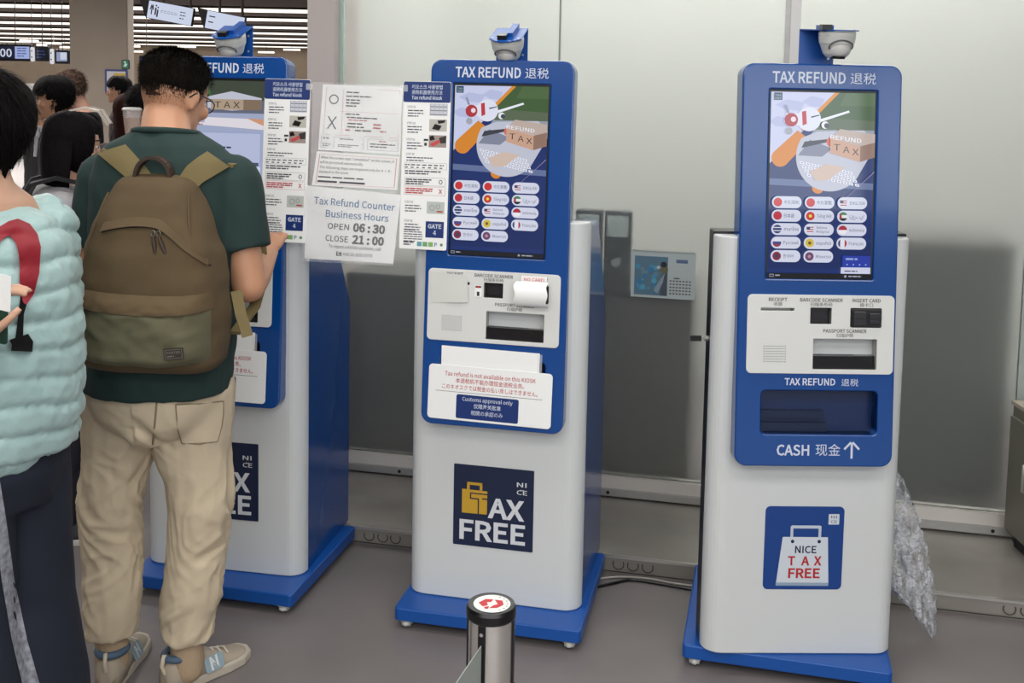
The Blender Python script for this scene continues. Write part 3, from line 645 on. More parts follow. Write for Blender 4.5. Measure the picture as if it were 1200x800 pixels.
# ------------------------------------------------------------------ boards, papers, small fixtures
m_paper = M('#eef0f0', .55, name='paper'); m_blu2 = M('#12306f', .4); m_grey = M('#54565e', .6); m_pk = M('#c9787a', .6)
def instruction_board(label, KM, x, z0, lean):
    """hard board taped upright to the edge of a kiosk head; lower-left corner at x, z0 on the head"""
    W, H = .152, .517
    t = thing('instruction_board', label, 'instruction board', KM @ SLAB @ T(x, vz(z0), .0065) @ RZ(lean), 'instruction boards taped to kiosks')
    b = MB(m_paper); b.rr(W/2, H/2, W, H, .006, 0, .003, .0008); b.use(m_blu2); z = .0034
    hp = rrpts(W/2, H-.0325, W-.001, .063, .006, 5); b.poly(hp, z)
    b.use(m_txtw); b.text('키오스크 사용방법', W/2, H-.022, .0105, z+.0003, w=.098, bold=.012); b.text('退税机器使用方法', W/2, H-.0385, .0105, z+.0003, w=.098, bold=.004); b.text('Tax refund kiosk', W/2, H-.055, .0105, z+.0003, w=.098, bold=.02)
    r = random.Random(5)
    ys = (.435, .385, .335, .29, .142, .084)
    for i, y in enumerate(ys):
        b.use(m_ink).text('STEP 0%d' % (i+1), .014, y, .0068, z, 'l', w=.027)
        b.use(m_grey).lines(.016, .068 if i != 3 else .10, y-.006, 3 if i != 3 else 2, .0085, .0034, z, 1, r)
    for y, c1 in ((.413, '#c9ccd6'), (.365, '#b9b8b0'), (.316, '#9c8d86'), (.112, '#b7bfb9')): b.use(M(c1, .5)).rect(.086, y, .142, y+.037, z)
    zz = z+.0003
    b.use(M('#4b5068', .5))
    for k in range(4):
        for j in range(3): b.rect(.089+.0135*k, .4155+.012*j, .1+.0135*k, .4175+.012*j, zz)
    for k in range(5): b.rect(.088+.0135*k, .414, .0886+.0135*k, .449, zz)
    b.use(m_blk); b.poly([(.095, .372), (.118, .368), (.126, .382), (.104, .388)], zz); b.poly([(.115, .388), (.134, .392), (.138, .40), (.112, .398)], zz)
    b.poly([(.088, .348), (.10, .352), (.106, .34), (.09, .336)], zz+.0002); b.use(M('#c5484a', .5)).poly([(.088, .325), (.118, .340), (.124, .332), (.10, .318)], zz); b.use(M('#2d2b2c', .5)).poly([(.118, .345), (.141, .352), (.141, .33), (.124, .328)], zz)
    b.use(M('#8f9499', .5)).arc(.103, .13, .008, .002, 0, 360, zz).arc(.122, .134, .006, .002, 0, 360, zz); b.use(m_red).rect(.118, .117, .137, .121, zz)
    b.use(M('#e6e6e2', .5)).rect(.068, .318, .083, .335, z); b.use(m_ink).rect(.070, .335, .084, .341, zz).rect(.072, .320, .080, .329, zz)
    b.use(m_grey)
    for k in range(7): b.lines(.012+k*.0185, .027+k*.0185, .262, 2, .008, .0035, z, 1, r)
    b.frame(.010, .2475, .146, .2675, .0005, z); b.lines(.012, .13, .243, 2, .0075, .0042, z, 1, r)
    b.use(m_ink).frame(.012, .197, .143, .222, .0006, z); b.lines(.016, .10, .217, 3, .0065, .0036, zz, 1, r); b.text('O', .128, .203, .0135, zz, w=.012, bold=.01)
    b.use(m_red).frame(.012, .168, .143, .194, .0006, z); b.lines(.016, .105, .189, 3, .0065, .0036, zz, 1, r); b.text('X', .128, .174, .0135, zz, w=.012, bold=.01)
    b.use(m_blu2).rect(.084, .038, .142, .088, z); b.use(m_txtw).text('GATE', .113, .067, .0125, zz, w=.043, bold=.03); b.text('4', .113, .046, .0145, zz, bold=.008)
    b.use(m_grey).lines(.014, .075, .062, 6, .0072, .0030, z, 1, r)
    for k, c1 in enumerate(('#5f9aa8', '#6aa06a', '#7fae62')): b.use(M(c1, .5)).rect(.058+k*.018, .010, .073+k*.018, .024, z)
    b.use(M('#2f5fa8', .5)).text('P', .118, .011, .012, z, bold=.02); b.use(M('#4d8a55', .5)).disc(.136, .017, .005, z, 6)
    b.use(m_grey).lines(.014, .05, .023, 2, .007, .004, z, 1, r)
    b.build('board', t)
    tp = MB(sleeve_mat('clear_tape', .35)); 
    tp.rect(-.008 if x < 0 else W-.014, .485, .014 if x < 0 else W+.008, .505, .0042)
    tp.build('tape', t)
    return t
instruction_board('tall white instruction board with blue heading taped to the left kiosk', KM1, .149, 1.186, -.008)
instruction_board('tall white instruction board with blue heading taped to the left edge of the middle kiosk', KM2, -.307, 1.186, .0)

# papers strung between the two boards
PA = T(-.633, 3.412, 0) @ RZ(-.238) @ UP
film = sleeve_mat('plastic_sleeve', .20, .10, (14, .6, .012))
def sheet(mb, quad, z, n=10, amp=.003, seed=0):
    """slightly wavy paper between four corners (tl, tr, br, bl); gives a map from the unit square"""
    tl, tr, br_, bl = [Vector(p) for p in quad]
    def f(u, v):
        p = (bl*(1-u)+br_*u)*(1-v)+(tl*(1-u)+tr*u)*v
        return (p.x, p.y, z+amp*noise.noise(Vector((p.x*14+seed, p.y*9, seed))))
    vs = [f(i/n, j/n) for j in range(n+1) for i in range(n+1)]
    mb.add(vs, [(j*(n+1)+i, j*(n+1)+i+1, (j+1)*(n+1)+i+1, (j+1)*(n+1)+i) for j in range(n) for i in range(n)], True)
    return f
def on(mb, f, draw, lift=.0007):
    """draw flat print in the unit square and lay it on the sheet"""
    t = MB(); draw(t)
    k = len(mb.v)
    for m_, c_ in [(t.mats[i], i) for i in range(len(t.mats))]:
        mb.use(m_)
        idx = [fi for fi in range(len(t.f)) if t.mi[fi] == c_]
        used = sorted({v for fi in idx for v in t.f[fi]}); mp = {v: i for i, v in enumerate(used)}
        vs = []
        for v in used:
            p = t.v[v]; q = f(p.x, p.y); vs.append((q[0], q[1], q[2]+lift+p.z))
        mb.add(vs, [tuple(mp[v] for v in t.f[fi]) for fi in idx])
rr_ = random.Random(11)
p1 = thing('notice_paper', 'white plastic-sleeved paper with a large O and X table hung between two kiosks', 'paper notice', PA)
s = MB(m_paper); f = sheet(s, [(.035, 1.688), (.300, 1.683), (.294, 1.476), (.020, 1.482)], .001, 12, .005, 1)
def d1(t):
    t.use(m_pk); t.frame(.05, .24, .97, .95, .004, 0); t.rect(.05, .60, .97, .603, 0); t.rect(.27, .24, .273, .95, 0)
    t.use(m_ink); t.arc(.155, .78, .055, .014, 0, 360, 0, 26, ry=.065); t.line(.10, .33, .20, .52, .016, 0); t.line(.20, .33, .10, .52, .016, .0002)
    t.lines(.31, .55, .905, 1, .05, .018, 0, 1, rr_); t.lines(.31, .80, .845, 1, .05, .018, 0, 1, rr_); t.lines(.31, .50, .79, 3, .045, .020, 0, 1, rr_)
    t.lines(.31, .62, .575, 1, .05, .018, 0, 1, rr_); t.lines(.33, .95, .525, 1, .05, .018, 0, 1, rr_)
    t.use(m_red).lines(.35, .70, .485, 1, .05, .014, 0, 1, rr_); t.lines(.66, .80, .435, 1, .05, .02, 0, 1, rr_); t.lines(.66, .80, .385, 1, .05, .02, 0, 1, rr_); t.lines(.32, .42, .335, 1, .05, .02, 0, 1, rr_); t.lines(.75, .86, .335, 1, .05, .02, 0, 1, rr_)
    t.use(m_ink).lines(.34, .64, .435, 1, .05, .02, 0, 1, rr_); t.lines(.34, .64, .385, 1, .05, .02, 0, 1, rr_); t.lines(.44, .73, .335, 1, .05, .02, 0, 1, rr_)
    t.use(m_grey); t.frame(.03, .04, .55, .21, .003, 0); t.frame(.60, .04, .97, .21, .003, 0); t.rect(.03, .12, .55, .123, 0); t.rect(.19, .04, .193, .21, 0)
    t.lines(.05, .17, .19, 1, .03, .014, 0, 1, rr_); t.lines(.26, .50, .19, 1, .03, .014, 0, 1, rr_); t.lines(.05, .16, .10, 2, .025, .011, 0, 1, rr_); t.lines(.24, .52, .10, 2, .025, .011, 0, 1, rr_)
    t.use(m_red).lines(.74, .86, .185, 1, .03, .014, 0, 1, rr_); t.use(m_ink).lines(.63, .94, .14, 2, .04, .016, 0, 1, rr_)
on(s, f, d1); s.build('sheet', p1)
s = MB(film); sheet(s, [(.004, 1.695), (.304, 1.690), (.291, 1.356), (-.004, 1.356)], .006, 14, .006, 1); s.build('plastic_sleeve', p1)
p2 = thing('notice_paper', 'small sleeved paper of dense text between the O X notice and the business hours notice', 'paper notice', PA)
s = MB(m_paper); f = sheet(s, [(.02, 1.478), (.296, 1.470), (.288, 1.366), (.004, 1.37)], .010, 10, .002, 2)
def d2(t):
    t.use(m_pk).frame(.04, .06, .97, .93, .006, 0)
    t.use(m_grey); t.text('When the screen says ″completed″ on the screen, it', .06, .80, .075, 0, 'l', w=.88); t.text('will be processed automatically.', .06, .66, .075, 0, 'l', w=.52); t.text('The following steps are required only for 4 ÷ 8 -', .06, .51, .075, 0, 'l', w=.86); t.text('displayed on the screen.', .06, .38, .075, 0, 'l', w=.36)
    t.use(m_grey).lines(.06, .93, .28, 1, .1, .035, 0, 1, rr_); t.lines(.06, .95, .16, 1, .1, .055, 0, 1, rr_)
on(s, f, d2); s.build('sheet', p2)
p3 = thing('notice_paper', 'white paper notice giving the tax refund counter business hours', 'paper notice', PA)
s = MB(m_paper); f = sheet(s, [(-.010, 1.368), (.303, 1.352), (.280, 1.136), (-.018, 1.136)], .016, 12, .004, 3)
def d3(t):
    t.use(M('#3c6d9c', .55)); t.text('Tax Refund Counter', .52, .765, .095, 0, w=.87, bold=.014); t.text('Business Hours', .56, .60, .095, 0, w=.68, bold=.014)
    t.use(m_ink); t.text('OPEN', .365, .435, .082, 0, w=.235, bold=.012); t.text('06 : 30', .70, .425, .112, 0, w=.35, bold=.05)
    t.text('CLOSE', .355, .265, .082, 0, w=.255, bold=.012); t.text('21 : 00', .70, .255, .112, 0, w=.35, bold=.05)
    t.text('To report a KIOSK problem, call', .56, .175, .042, 0, w=.58, bold=.01); t.text('+82 31-971-2701', .60, .075, .042, 0, w=.33, bold=.01)
    t.poly([(.36, .065), (.42, .065), (.42, .125), (.36, .125)], 0); t.use(m_paper).arc(.398, .10, .02, .010, 60, 300, .0003)
on(s, f, d3); s.build('sheet', p3)
s = MB(film); sheet(s, [(-.014, 1.372), (.305, 1.356), (.283, 1.130), (-.028, 1.128)], .020, 12, .004, 3); s.build('plastic_sleeve', p3)

# notices on the middle and the left kiosk
def refund_notice(KM, x, lab, lab2):
    bl = thing('blank_paper', lab2, 'blank paper', KM @ SLAB @ T(x+.0, vz(.845), .0012))
    b = MB(m_paper); sheet(b, [(-.156, .049), (.152, .045), (.152, -.03), (-.156, -.03)], .0, 10, .0012, 4); b.build('sheet', bl)
    b = MB(sleeve_mat('clear_tape', .3)); b.rect(.146, -.02, .160, .042, .0016); b.build('tape', bl)
    t = thing('refund_notice', lab, 'notice', KM @ SLAB @ T(x, vz(.750), .0045) @ RZ(-.012))
    b = MB(m_paper); b.rr(0, 0, .388, .168, .012, 0, .0015, .0005); z = .0019
    b.use(m_red); b.text('Tax refund is not available on this KIOSK', .0, .052, .0125, z, w=.285, bold=.008); b.text('本退税机不能办理现金退税业务。', .0, .0325, .0125, z, w=.215, bold=.004); b.text('このキオスクでは税金の払い戻しはできません。', -.0, .012, .0125, z, w=.30, bold=.004)
    b.use(m_ink).rect(-.17, .0025, .165, .0037, z)
    b.use(m_blu2).rr(-.005, -.040, .196, .074, .006, z); b.use(m_txtw).text('Customs approval only', -.005, -.0215, .0115, z+.0004, w=.158, bold=.01); b.text('仅限海关批准', -.005, -.0415, .0115, z+.0004, w=.085, bold=.01); b.text('税関の承認のみ', -.005, -.0625, .0115, z+.0004, w=.1, bold=.004)
    b.build('card', t)
refund_notice(KM2, -.006, 'white notice saying tax refund is not available on the middle kiosk', 'blank white sheet covering the cash slot of the middle kiosk')
refund_notice(KM1, -.016, 'white refund notice on the left kiosk partly behind the man', 'blank white sheet covering the cash slot of the left kiosk')
# loose covers on the middle kiosk's fascia
FM2 = KM2 @ SLAB @ T(-.004, vz(1.02), .004)
t = thing('paper_cover', 'curled white paper marked NO CARD over the middle kiosk card reader', 'paper cover', FM2)
b = MB(m_paper); vs = []; n = 14
for i in range(n+1):
    a = -pi*.55+pi*1.0*i/n; yy = .050-.036*sin(-a)*1.0; zz = .012+.026*cos(a)
    for x in (.072, .172): vs.append((x+.003*sin(i), .050+.038*sin(a), zz))
b.add(vs, [(2*i, 2*i+1, 2*i+3, 2*i+2) for i in range(n)], True)
b.add([(.088, .080, .0125), (.166, .080, .0125), (.166, .103, .006), (.088, .103, .006)], [(0, 1, 2, 3)]); b.M = T(0, .092, .0100) @ RX(-.272) @ T(0, 0, .0008); b.use(m_red).text('NO CARD', .127, -.003, .0085, 0, w=.06, bold=.01); b.frame(.093, -.008, .161, .008, .0007, 0); b.M = Matrix()
b.build('sheet', t)
t = thing('paper_cover', 'translucent white paper taped over the middle kiosk receipt slot', 'paper cover', FM2)
b = MB(M('#cfd1cd', .5)); sheet(b, [(-.202, .100), (-.083, .094), (-.076, .012), (-.196, .004)], .0025, 10, .004, 6); b.build('sheet', t)
t = thing('sticker', 'tiny red and black sticker beside the middle kiosk barcode slot', 'sticker', FM2)
b = MB(m_paper); b.rect(-.058, .030, -.036, .066, .0006); b.use(m_ink).rect(-.056, .058, -.038, .064, .001).rect(-.051, .033, -.043, .046, .001); b.use(m_red).rect(-.052, .058, -.042, .064, .0013); b.build('label_print', t)

# wall calendar on the glass
t = thing('wall_calendar', 'small white calendar with a bluish photo hung on the frosted glass', 'calendar', WALL @ T(.489, .57, .965) @ RZ(0) @ UP @ RZ(.0))
b = MB(M('#b9c4c2', .5)); b.rr(0, 0, .250, .185, .002, 0, .004); z = .0045
b.use(M('#5c7d8f', .5)).rect(-.112, -.082, .018, .072, z)
for k in range(26): b.use(M(('#4f93b5', '#3f7fae', '#6a8d97', '#59a6bd')[k % 4], .5)).disc(-.10+.075*rr_.random(), -.07+.11*rr_.random(), .004+.009*rr_.random(), z+.0002+.00005*k, 7)
b.use(M('#4b5560', .5)).poly([(-.01, -.08), (.016, -.08), (.016, .02), (-.005, .0)], z+.002); b.use(M('#8fa0a8', .5)).poly([(-.035, -.06), (-.005, -.01), (.008, .012), (.0, -.03), (-.02, -.075)], z+.0022)
b.use(M('#6d6a52', .5)).disc(.004, .022, .016, z+.0024, 10); b.use(M('#262a30', .5)).disc(.002, .042, .012, z+.0026, 10); b.use(M('#c3cdd0', .5)).disc(-.018, .03, .007, z+.0028, 8)
b.use(M('#5c6f96', .5)).rect(.05, .050, .095, .064, z); b.use(m_grey).lines(.042, .085, -.008, 1, .01, .005, z, 1, rr_)
for r in range(5):
    for c in range(7): b.rect(.026+c*.0125, -.024-r*.0125, .034+c*.0125, -.019-r*.0125, z)
b.build('sheet', t)
b = MB(M('#7d827f', .3, .6))
for k in range(36): b.M = T(-.118+k*.0067, .0915, .002) @ RY(pi/2); b.lathe([(.0045, -.001), (.0055, 0), (.0045, .001)], 8)
b.build('spiral_binding', t)
# meter boxes just behind the glass
for lab, s0 in (('dark meter box through the glass half hidden by the middle kiosk', .135), ('dark meter box with round dial seen through the glass left of the calendar', .252)):
    t = thing('meter_box', lab, 'meter box', WALL @ T(s0+.05, .66, 1.05))
    b = MB(M('#3a3f42', .5)); b.M = UP; b.rr(0, 0, .105, .31, .006, 0, .06, .004); b.build('case', t)
    b = MB(M('#b9c4c0', .3)); b.M = UP; b.rr(0, .095, .085, .085, .003, .0601, .064); b.build('display_window', t)
    b = MB(M('#9aa19f', .4)); b.M = UP @ T(0, -.05, .060); b.lathe([(.02, 0), (.02, .008), (0, .008)], 18); b.build('dial', t)

# low metal cabinet at the right edge, standing on the step
t = thing('metal_cabinet', 'low olive grey metal cabinet at the right edge against the glass', 'cabinet', T(1.995, 3.72, .0585))
W, D, H = .32, .44, .52
mo = M('#77746a', .45, .3, vary=(4, .06), name='olive_metal')
b = MB(mo); b.box(-W/2, W/2, -D/2, D/2-.1, .05, H); b.build('body', t)
b = MB(m_dark); b.box(-W/2+.02, W/2-.02, -D/2+.02, D/2-.12, 0, .05); b.build('plinth', t)
b = MB(M('#a89f90', .5)); b.box(-W/2-.006, W/2+.006, -D/2-.006, D/2-.094, H, H+.014); b.build('top', t)
b = MB(mo); b.M = T(-W/2, 0, 0) @ RZ(-pi/2) @ UP; b.rr(.05, .27, .33, .42, .004, 0, .012, .002); b.build('door', t); do_ = t.children[-1]
b = MB(M('#c4c2ba', .3, .8)); b.M = T(-W/2-.012, -.04, 0); b.tube([(0, 0, .25), (-.018, 0, .255), (-.018, 0, .35), (0, 0, .355)], .005, 8); b.build('handle', do_)

# bubble-wrapped panel leaning behind the right kiosk
m_bub = sleeve_mat('bubble_wrap', .46, .12, (75, 1, .02), (.66, .68, .73, 1))
_nt = m_bub.node_tree; _mx = [n_ for n_ in _nt.nodes if n_.type == 'MIX_SHADER'][0]; _tx = _nt.nodes.new('ShaderNodeTexCoord'); _mp = _nt.nodes.new('ShaderNodeMapping'); _mp.inputs['Scale'].default_value = (1.6, 1, .55)
_nz = _nt.nodes.new('ShaderNodeTexNoise'); _nz.inputs['Scale'].default_value = 34; _nz.inputs['Detail'].default_value = 3; _mr = _nt.nodes.new('ShaderNodeMapRange')
_mr.inputs['From Min'].default_value = .40; _mr.inputs['From Max'].default_value = .62; _mr.inputs['To Min'].default_value = .10; _mr.inputs['To Max'].default_value = .85
_nt.links.new(_tx.outputs['Object'], _mp.inputs['Vector']); _nt.links.new(_mp.outputs[0], _nz.inputs['Vector']); _nt.links.new(_nz.outputs['Fac'], _mr.inputs['Value']); _nt.links.new(_mr.outputs[0], _mx.inputs[0])
t = thing('bubble_wrapped_bundle', 'crumpled clear bubble wrap bundle leaning behind the right kiosk', 'bubble wrap', T(1.255, 3.28, 0))
b = MB(m_bub); n, m_ = 18, 40; vs = []
for j in range(m_+1):
    v = j/m_; zc = .62*(1-v)+.02; xc = -.11+.185*v**1.3; hw = (.022+.066*sin(pi*min(1, v*1.02))**.8)*(1 if v < .82 else max(.25, 1-(v-.82)*4))
    for i in range(n):
        a = 2*pi*i/n; nn = noise.noise(Vector((i*.9, j*.5, 3)))*.020+noise.noise(Vector((i*2.1, j*1.3, 8)))*.010
        vs.append((xc+(hw+nn)*cos(a), (.022+nn)*sin(a)+.06*(1-v)-.05*v, zc+noise.noise(Vector((j*.5, i*.5, 9)))*.012))
b.add(vs, [(j*n+i, j*n+(i+1) % n, (j+1)*n+(i+1) % n, (j+1)*n+i) for j in range(m_) for i in range(n)], True); b.add(vs[:n], [tuple(range(n))]); b.add(vs[-n:], [tuple(range(n))])
b.build('wrap', t)
b = MB(M('#b9bcc4', .3)); b.tube([(-.12, .03, .62), (-.06, .02, .42), (.0, .01, .25), (.055, .0, .10)], [.012, .016, .016, .006], 8); b.build('inner_roll', t)

# cables on the floor
def cable(name, label, pts, r, mat):
    P_ = [Vector(p) for p in pts]; out = []
    for i in range(len(P_)-1):
        p0, p1, p2, p3 = P_[max(i-1, 0)], P_[i], P_[i+1], P_[min(i+2, len(P_)-1)]
        for k in range(8):
            q = k/8; out.append(.5*((2*p1)+(p2-p0)*q+(2*p0-5*p1+4*p2-p3)*q*q+(3*p1-p0-3*p2+p3)*q**3))
    out.append(P_[-1]); b = MB(mat); b.tube(out, r, 8); tag(b.build(name), label, 'cable')
cable('power_cable', 'black cable lying on the floor between the middle and right kiosks', [(.31, 3.54, .006), (.38, 3.575, .006), (.44, 3.60, .006), (.53, 3.575, .006), (.60, 3.55, .006), (.66, 3.53, .006)], .0055, m_blk)
cable('power_cable', 'pale grey cable beside the black one on the floor between kiosks', [(.31, 3.60, .005), (.40, 3.622, .005), (.50, 3.612, .005), (.57, 3.585, .005), (.66, 3.56, .005)], .0035, M('#a8a59f', .5))

# belt stanchion in the foreground
t = thing('belt_stanchion', 'steel belt barrier post with a red and white sticker on its cap', 'barrier post', T(-.019, 1.6, 0))
ms = M('#dddbd7', .24, .85, bump=(2, .02, .002), stretch=(60, 60, .3), name='brushed_steel')
b = MB(ms); b.lathe([(.0345, .02), (.0345, .888)], 40); b.build('post', t)
b = MB(m_blk); b.lathe([(.0, .886), (.037, .886), (.0385, .889), (.0385, .900), (.036, .905), (0, .905)], 40); co_ = b.build('cap', t)
b = MB(M('#dad9d6', .4)); b.M = T(.001, -.002, .9055); b.disc(0, 0, .0285, .0003, 32); z = .0006
b.use(m_red); b.poly([(-.021, .002), (-.010, .014), (.002, .013), (-.002, .004), (-.008, .004), (-.006, -.006), (-.014, -.010)], z); b.poly([(.004, .012), (.016, .010), (.018, -.004), (.008, -.014), (-.004, -.015), (.002, -.006), (.009, -.002)], z); b.poly([(-.012, -.012), (-.004, -.009), (-.006, -.018), (-.011, -.017)], z)
b.use(m_grey)
for k in range(7): a = math.radians(-60+20*k); b.rect(.024*cos(a)-.0012, .024*sin(a)-.0012, .024*cos(a)+.0012, .024*sin(a)+.0012, z)
b.build('sticker', co_)
for k, a in enumerate((-112, -12, 78, 168)):
    c_ = MB(m_blk); A = T(.0345*cos(math.radians(a)), .0345*sin(math.radians(a)), 0) @ RZ(math.radians(a+90)); c_.M = A @ UP
    c_.rr(0, .832, .012, .108, .002, -.004, .0025, .001); c_.prism([(.0085*cos(2*pi*i/14), .775+.0085*sin(2*pi*i/14)) for i in range(14)], -.004, .0045, .001)
    c_.use(M('#8a8a8a', .3)).disc(0, .872, .003, .0031, 10).disc(0, .775, .003, .0052, 10); c_.build('belt_slot', t)
b = MB(m_blk); b.lathe([(0, 0), (.16, 0), (.17, .006), (.165, .014), (.05, .026), (.035, .03), (0, .03)], 40); b.build('foot', t)
bl = MB(M('#8f9792', .6, bump=(300, .3, .001), name='belt_webbing')); A = Vector((-.033, 1.566)); B = Vector((-.36, .55)); d_ = (B-A).normalized(); nn_ = Vector((-d_.y, d_.x))*.0008
bl.add([(A.x-nn_.x, A.y-nn_.y, .795), (B.x-nn_.x, B.y-nn_.y, .78), (B.x-nn_.x, B.y-nn_.y, .84), (A.x-nn_.x, A.y-nn_.y, .855), (A.x+nn_.x, A.y+nn_.y, .795), (B.x+nn_.x, B.y+nn_.y, .78), (B.x+nn_.x, B.y+nn_.y, .84), (A.x+nn_.x, A.y+nn_.y, .855)], [(0,1,2,3),(7,6,5,4),(0,4,5,1),(3,2,6,7),(1,5,6,2),(0,3,7,4)])
bl.use(m_txtw); L_ = (B-A).length; bl.M = T(A.x, A.y, .832) @ RZ(math.atan2((A-B).y, (A-B).x)) @ UP @ T(-L_, 0, .0015); 
bo_ = bl.build('belt', t, t.matrix_world.inverted())
# ------------------------------------------------------------------ the hall beyond
m_strip = M('#fff6ea', .5, emit=1.6, name='lamp_diffuser'); m_hous = M('#3a322d', .7)
D0 = at(40, 7, 20).y
zc = 3.4
ds = []
for yp in (7, 17.5, 26.5, 33.5, 39.5, 44.5, 49):
    a_ = at(20, yp, 10); k = (zc-.06-CAM_H)/(a_.z-CAM_H); ds.append(10*k)
for i, d in enumerate(ds):
    lab = ['nearest', 'second', 'third', 'fourth', 'fifth', 'sixth', 'farthest'][i]
    t = thing('ceiling_light', 'long white linear ceiling light, %s of the rows in view' % lab, 'ceiling light', T(-17, d, zc), 'linear ceiling lights')
    b = MB(m_hous); b.box(-15.5, 15.5, -.5, .5, -.05, 0); b.build('housing', t)
    b = MB(m_strip); b.box(-15.4, 15.4, -.46, .46, -.075, -.045); b.build('diffuser', t)
# dark hanging screens with their indicator lamps
def monitor(lab, x0, x1, y0, y1, Y, kind):
    a, b_ = at(x0, y0, Y), at(x1, y1, Y); W, H = b_.x-a.x, a.z-b_.z
    t = thing('hanging_monitor', lab, 'monitor', T((a.x+b_.x)/2, Y, b_.z), 'hanging counter monitors')
    b = MB(m_blk); b.M = UP; b.rr(0, H/2, W, H, .02, -.1, 0, .004); b.build('case', t)
    s = MB(); s.M = UP; z = .003
    if kind == 'time':
        s.use(E_('#1d2136')).rect(-W/2+.03, .04, -W*.02, H-.04, z); s.use(E_('#c9cfe0')).text('00', -W*.27, H*.25, H*.45, z+.003, w=W*.36, bold=.02)
        s.use(E_('#9aa8d8')).rect(0, .04, W/2-.03, H-.04, z); s.use(E_('#4a5688')).lines(W*.07, W*.42, H*.78, 4, H*.15, H*.06, z+.003)
    elif kind == 'dark':
        s.use(E_('#171a2a')).rect(-W/2+.03, .04, W/2-.03, H-.04, z); s.use(E_('#3a4266')).lines(-W*.4, W*.4, H*.7, 3, H*.2, H*.07, z+.003)
    elif kind == 'num':
        s.use(E_('#2a3472')).rect(-W/2+.03, .04, W/2-.03, H-.04, z); s.use(E_('#b9c4e8')).text('00', 0, H*.28, H*.42, z+.003, w=W*.5, bold=.02)
    else:
        s.use(E_('#8c96b6')).rect(-W/2+.03, .04, W/2-.03, H-.04, z); s.use(E_('#c5cbdc')).rect(-W*.1, H*.3, W*.35, H*.8, z+.003)
    s.build('screen', t)
    p = MB(m_hous); p.box(-.005, .005, .02, .03, H, zc-b_.z); p.build('hanger', t)
monitor('hanging monitor showing digits beside a lilac text panel', -2, 37, 51, 72, 17, 'time')
monitor('hanging monitor with a nearly black screen', 41, 57, 54, 72, 17, 'dark')
monitor('hanging monitor with a grey blue screen next to the column', 64, 81, 58, 75, 17, 'plain')
monitor('small hanging blue monitor right of the column', 163, 180, 65, 82, 18, 'num')
for lab, x, y0, y1 in (('white counter lamp between the digits monitor and the dark one', 37.2, 55, 72), ('white counter lamp between the dark and grey blue monitors', 60, 57, 75)):
    a, b_ = at(x-2, y0, 16.9), at(x+2, y1, 16.9)
    t = thing('counter_lamp', lab, 'lamp', T((a.x+b_.x)/2, 16.9, b_.z)); W, H = b_.x-a.x, a.z-b_.z
    b = MB(E_('#d9dbe2', .9)); b.M = UP; b.rr(0, H/2, W, H, W*.45, -.05, 0, .006); b.build('housing', t)
    b = MB(m_blk); b.M = UP; b.disc(0, H*.72, W*.22, .002, 12).disc(0, H*.3, W*.22, .002, 12); b.build('indicator', t)
    b = MB(m_hous); b.box(-.004, .004, .01, .02, H, zc-b_.z); b.build('hanger', t)
# small far lamps between the beams
for i, (x, y, w) in enumerate(((34, 47.5, 20), (63, 50.5, 16), (49, 52.3, 10), (76, 55, 10), (157, 54, 13), (160, 60, 14), (219, 54.5, 20), (312, 61, 18), (342, 58, 19))):
    PY = 44+.9*i; a = at(x, y, PY); s_ = w/CAM_F*PY
    t = thing('pendant_light', 'short far light bar %s' % ['left above the digits monitor', 'above the gap before the column, upper one', 'just above the dark monitor', 'close to the column edge', 'just right of the column, upper', 'just right of the column, lower', 'above the head of the man with the backpack', 'right of the left kiosk camera', 'farthest right, near the glass wall end'][i], 'light bar', T(a.x, PY, a.z))
    b = MB(m_strip); b.box(-s_/2, s_/2, -.1, .1, -.05, .03); b.build('diffuser', t)
    b = MB(m_hous); b.box(-s_/2, s_/2, -.05, .05, .015, .04); b.box(-.008, .008, -.008, .008, .04, zc-a.z); b.build('housing', t)
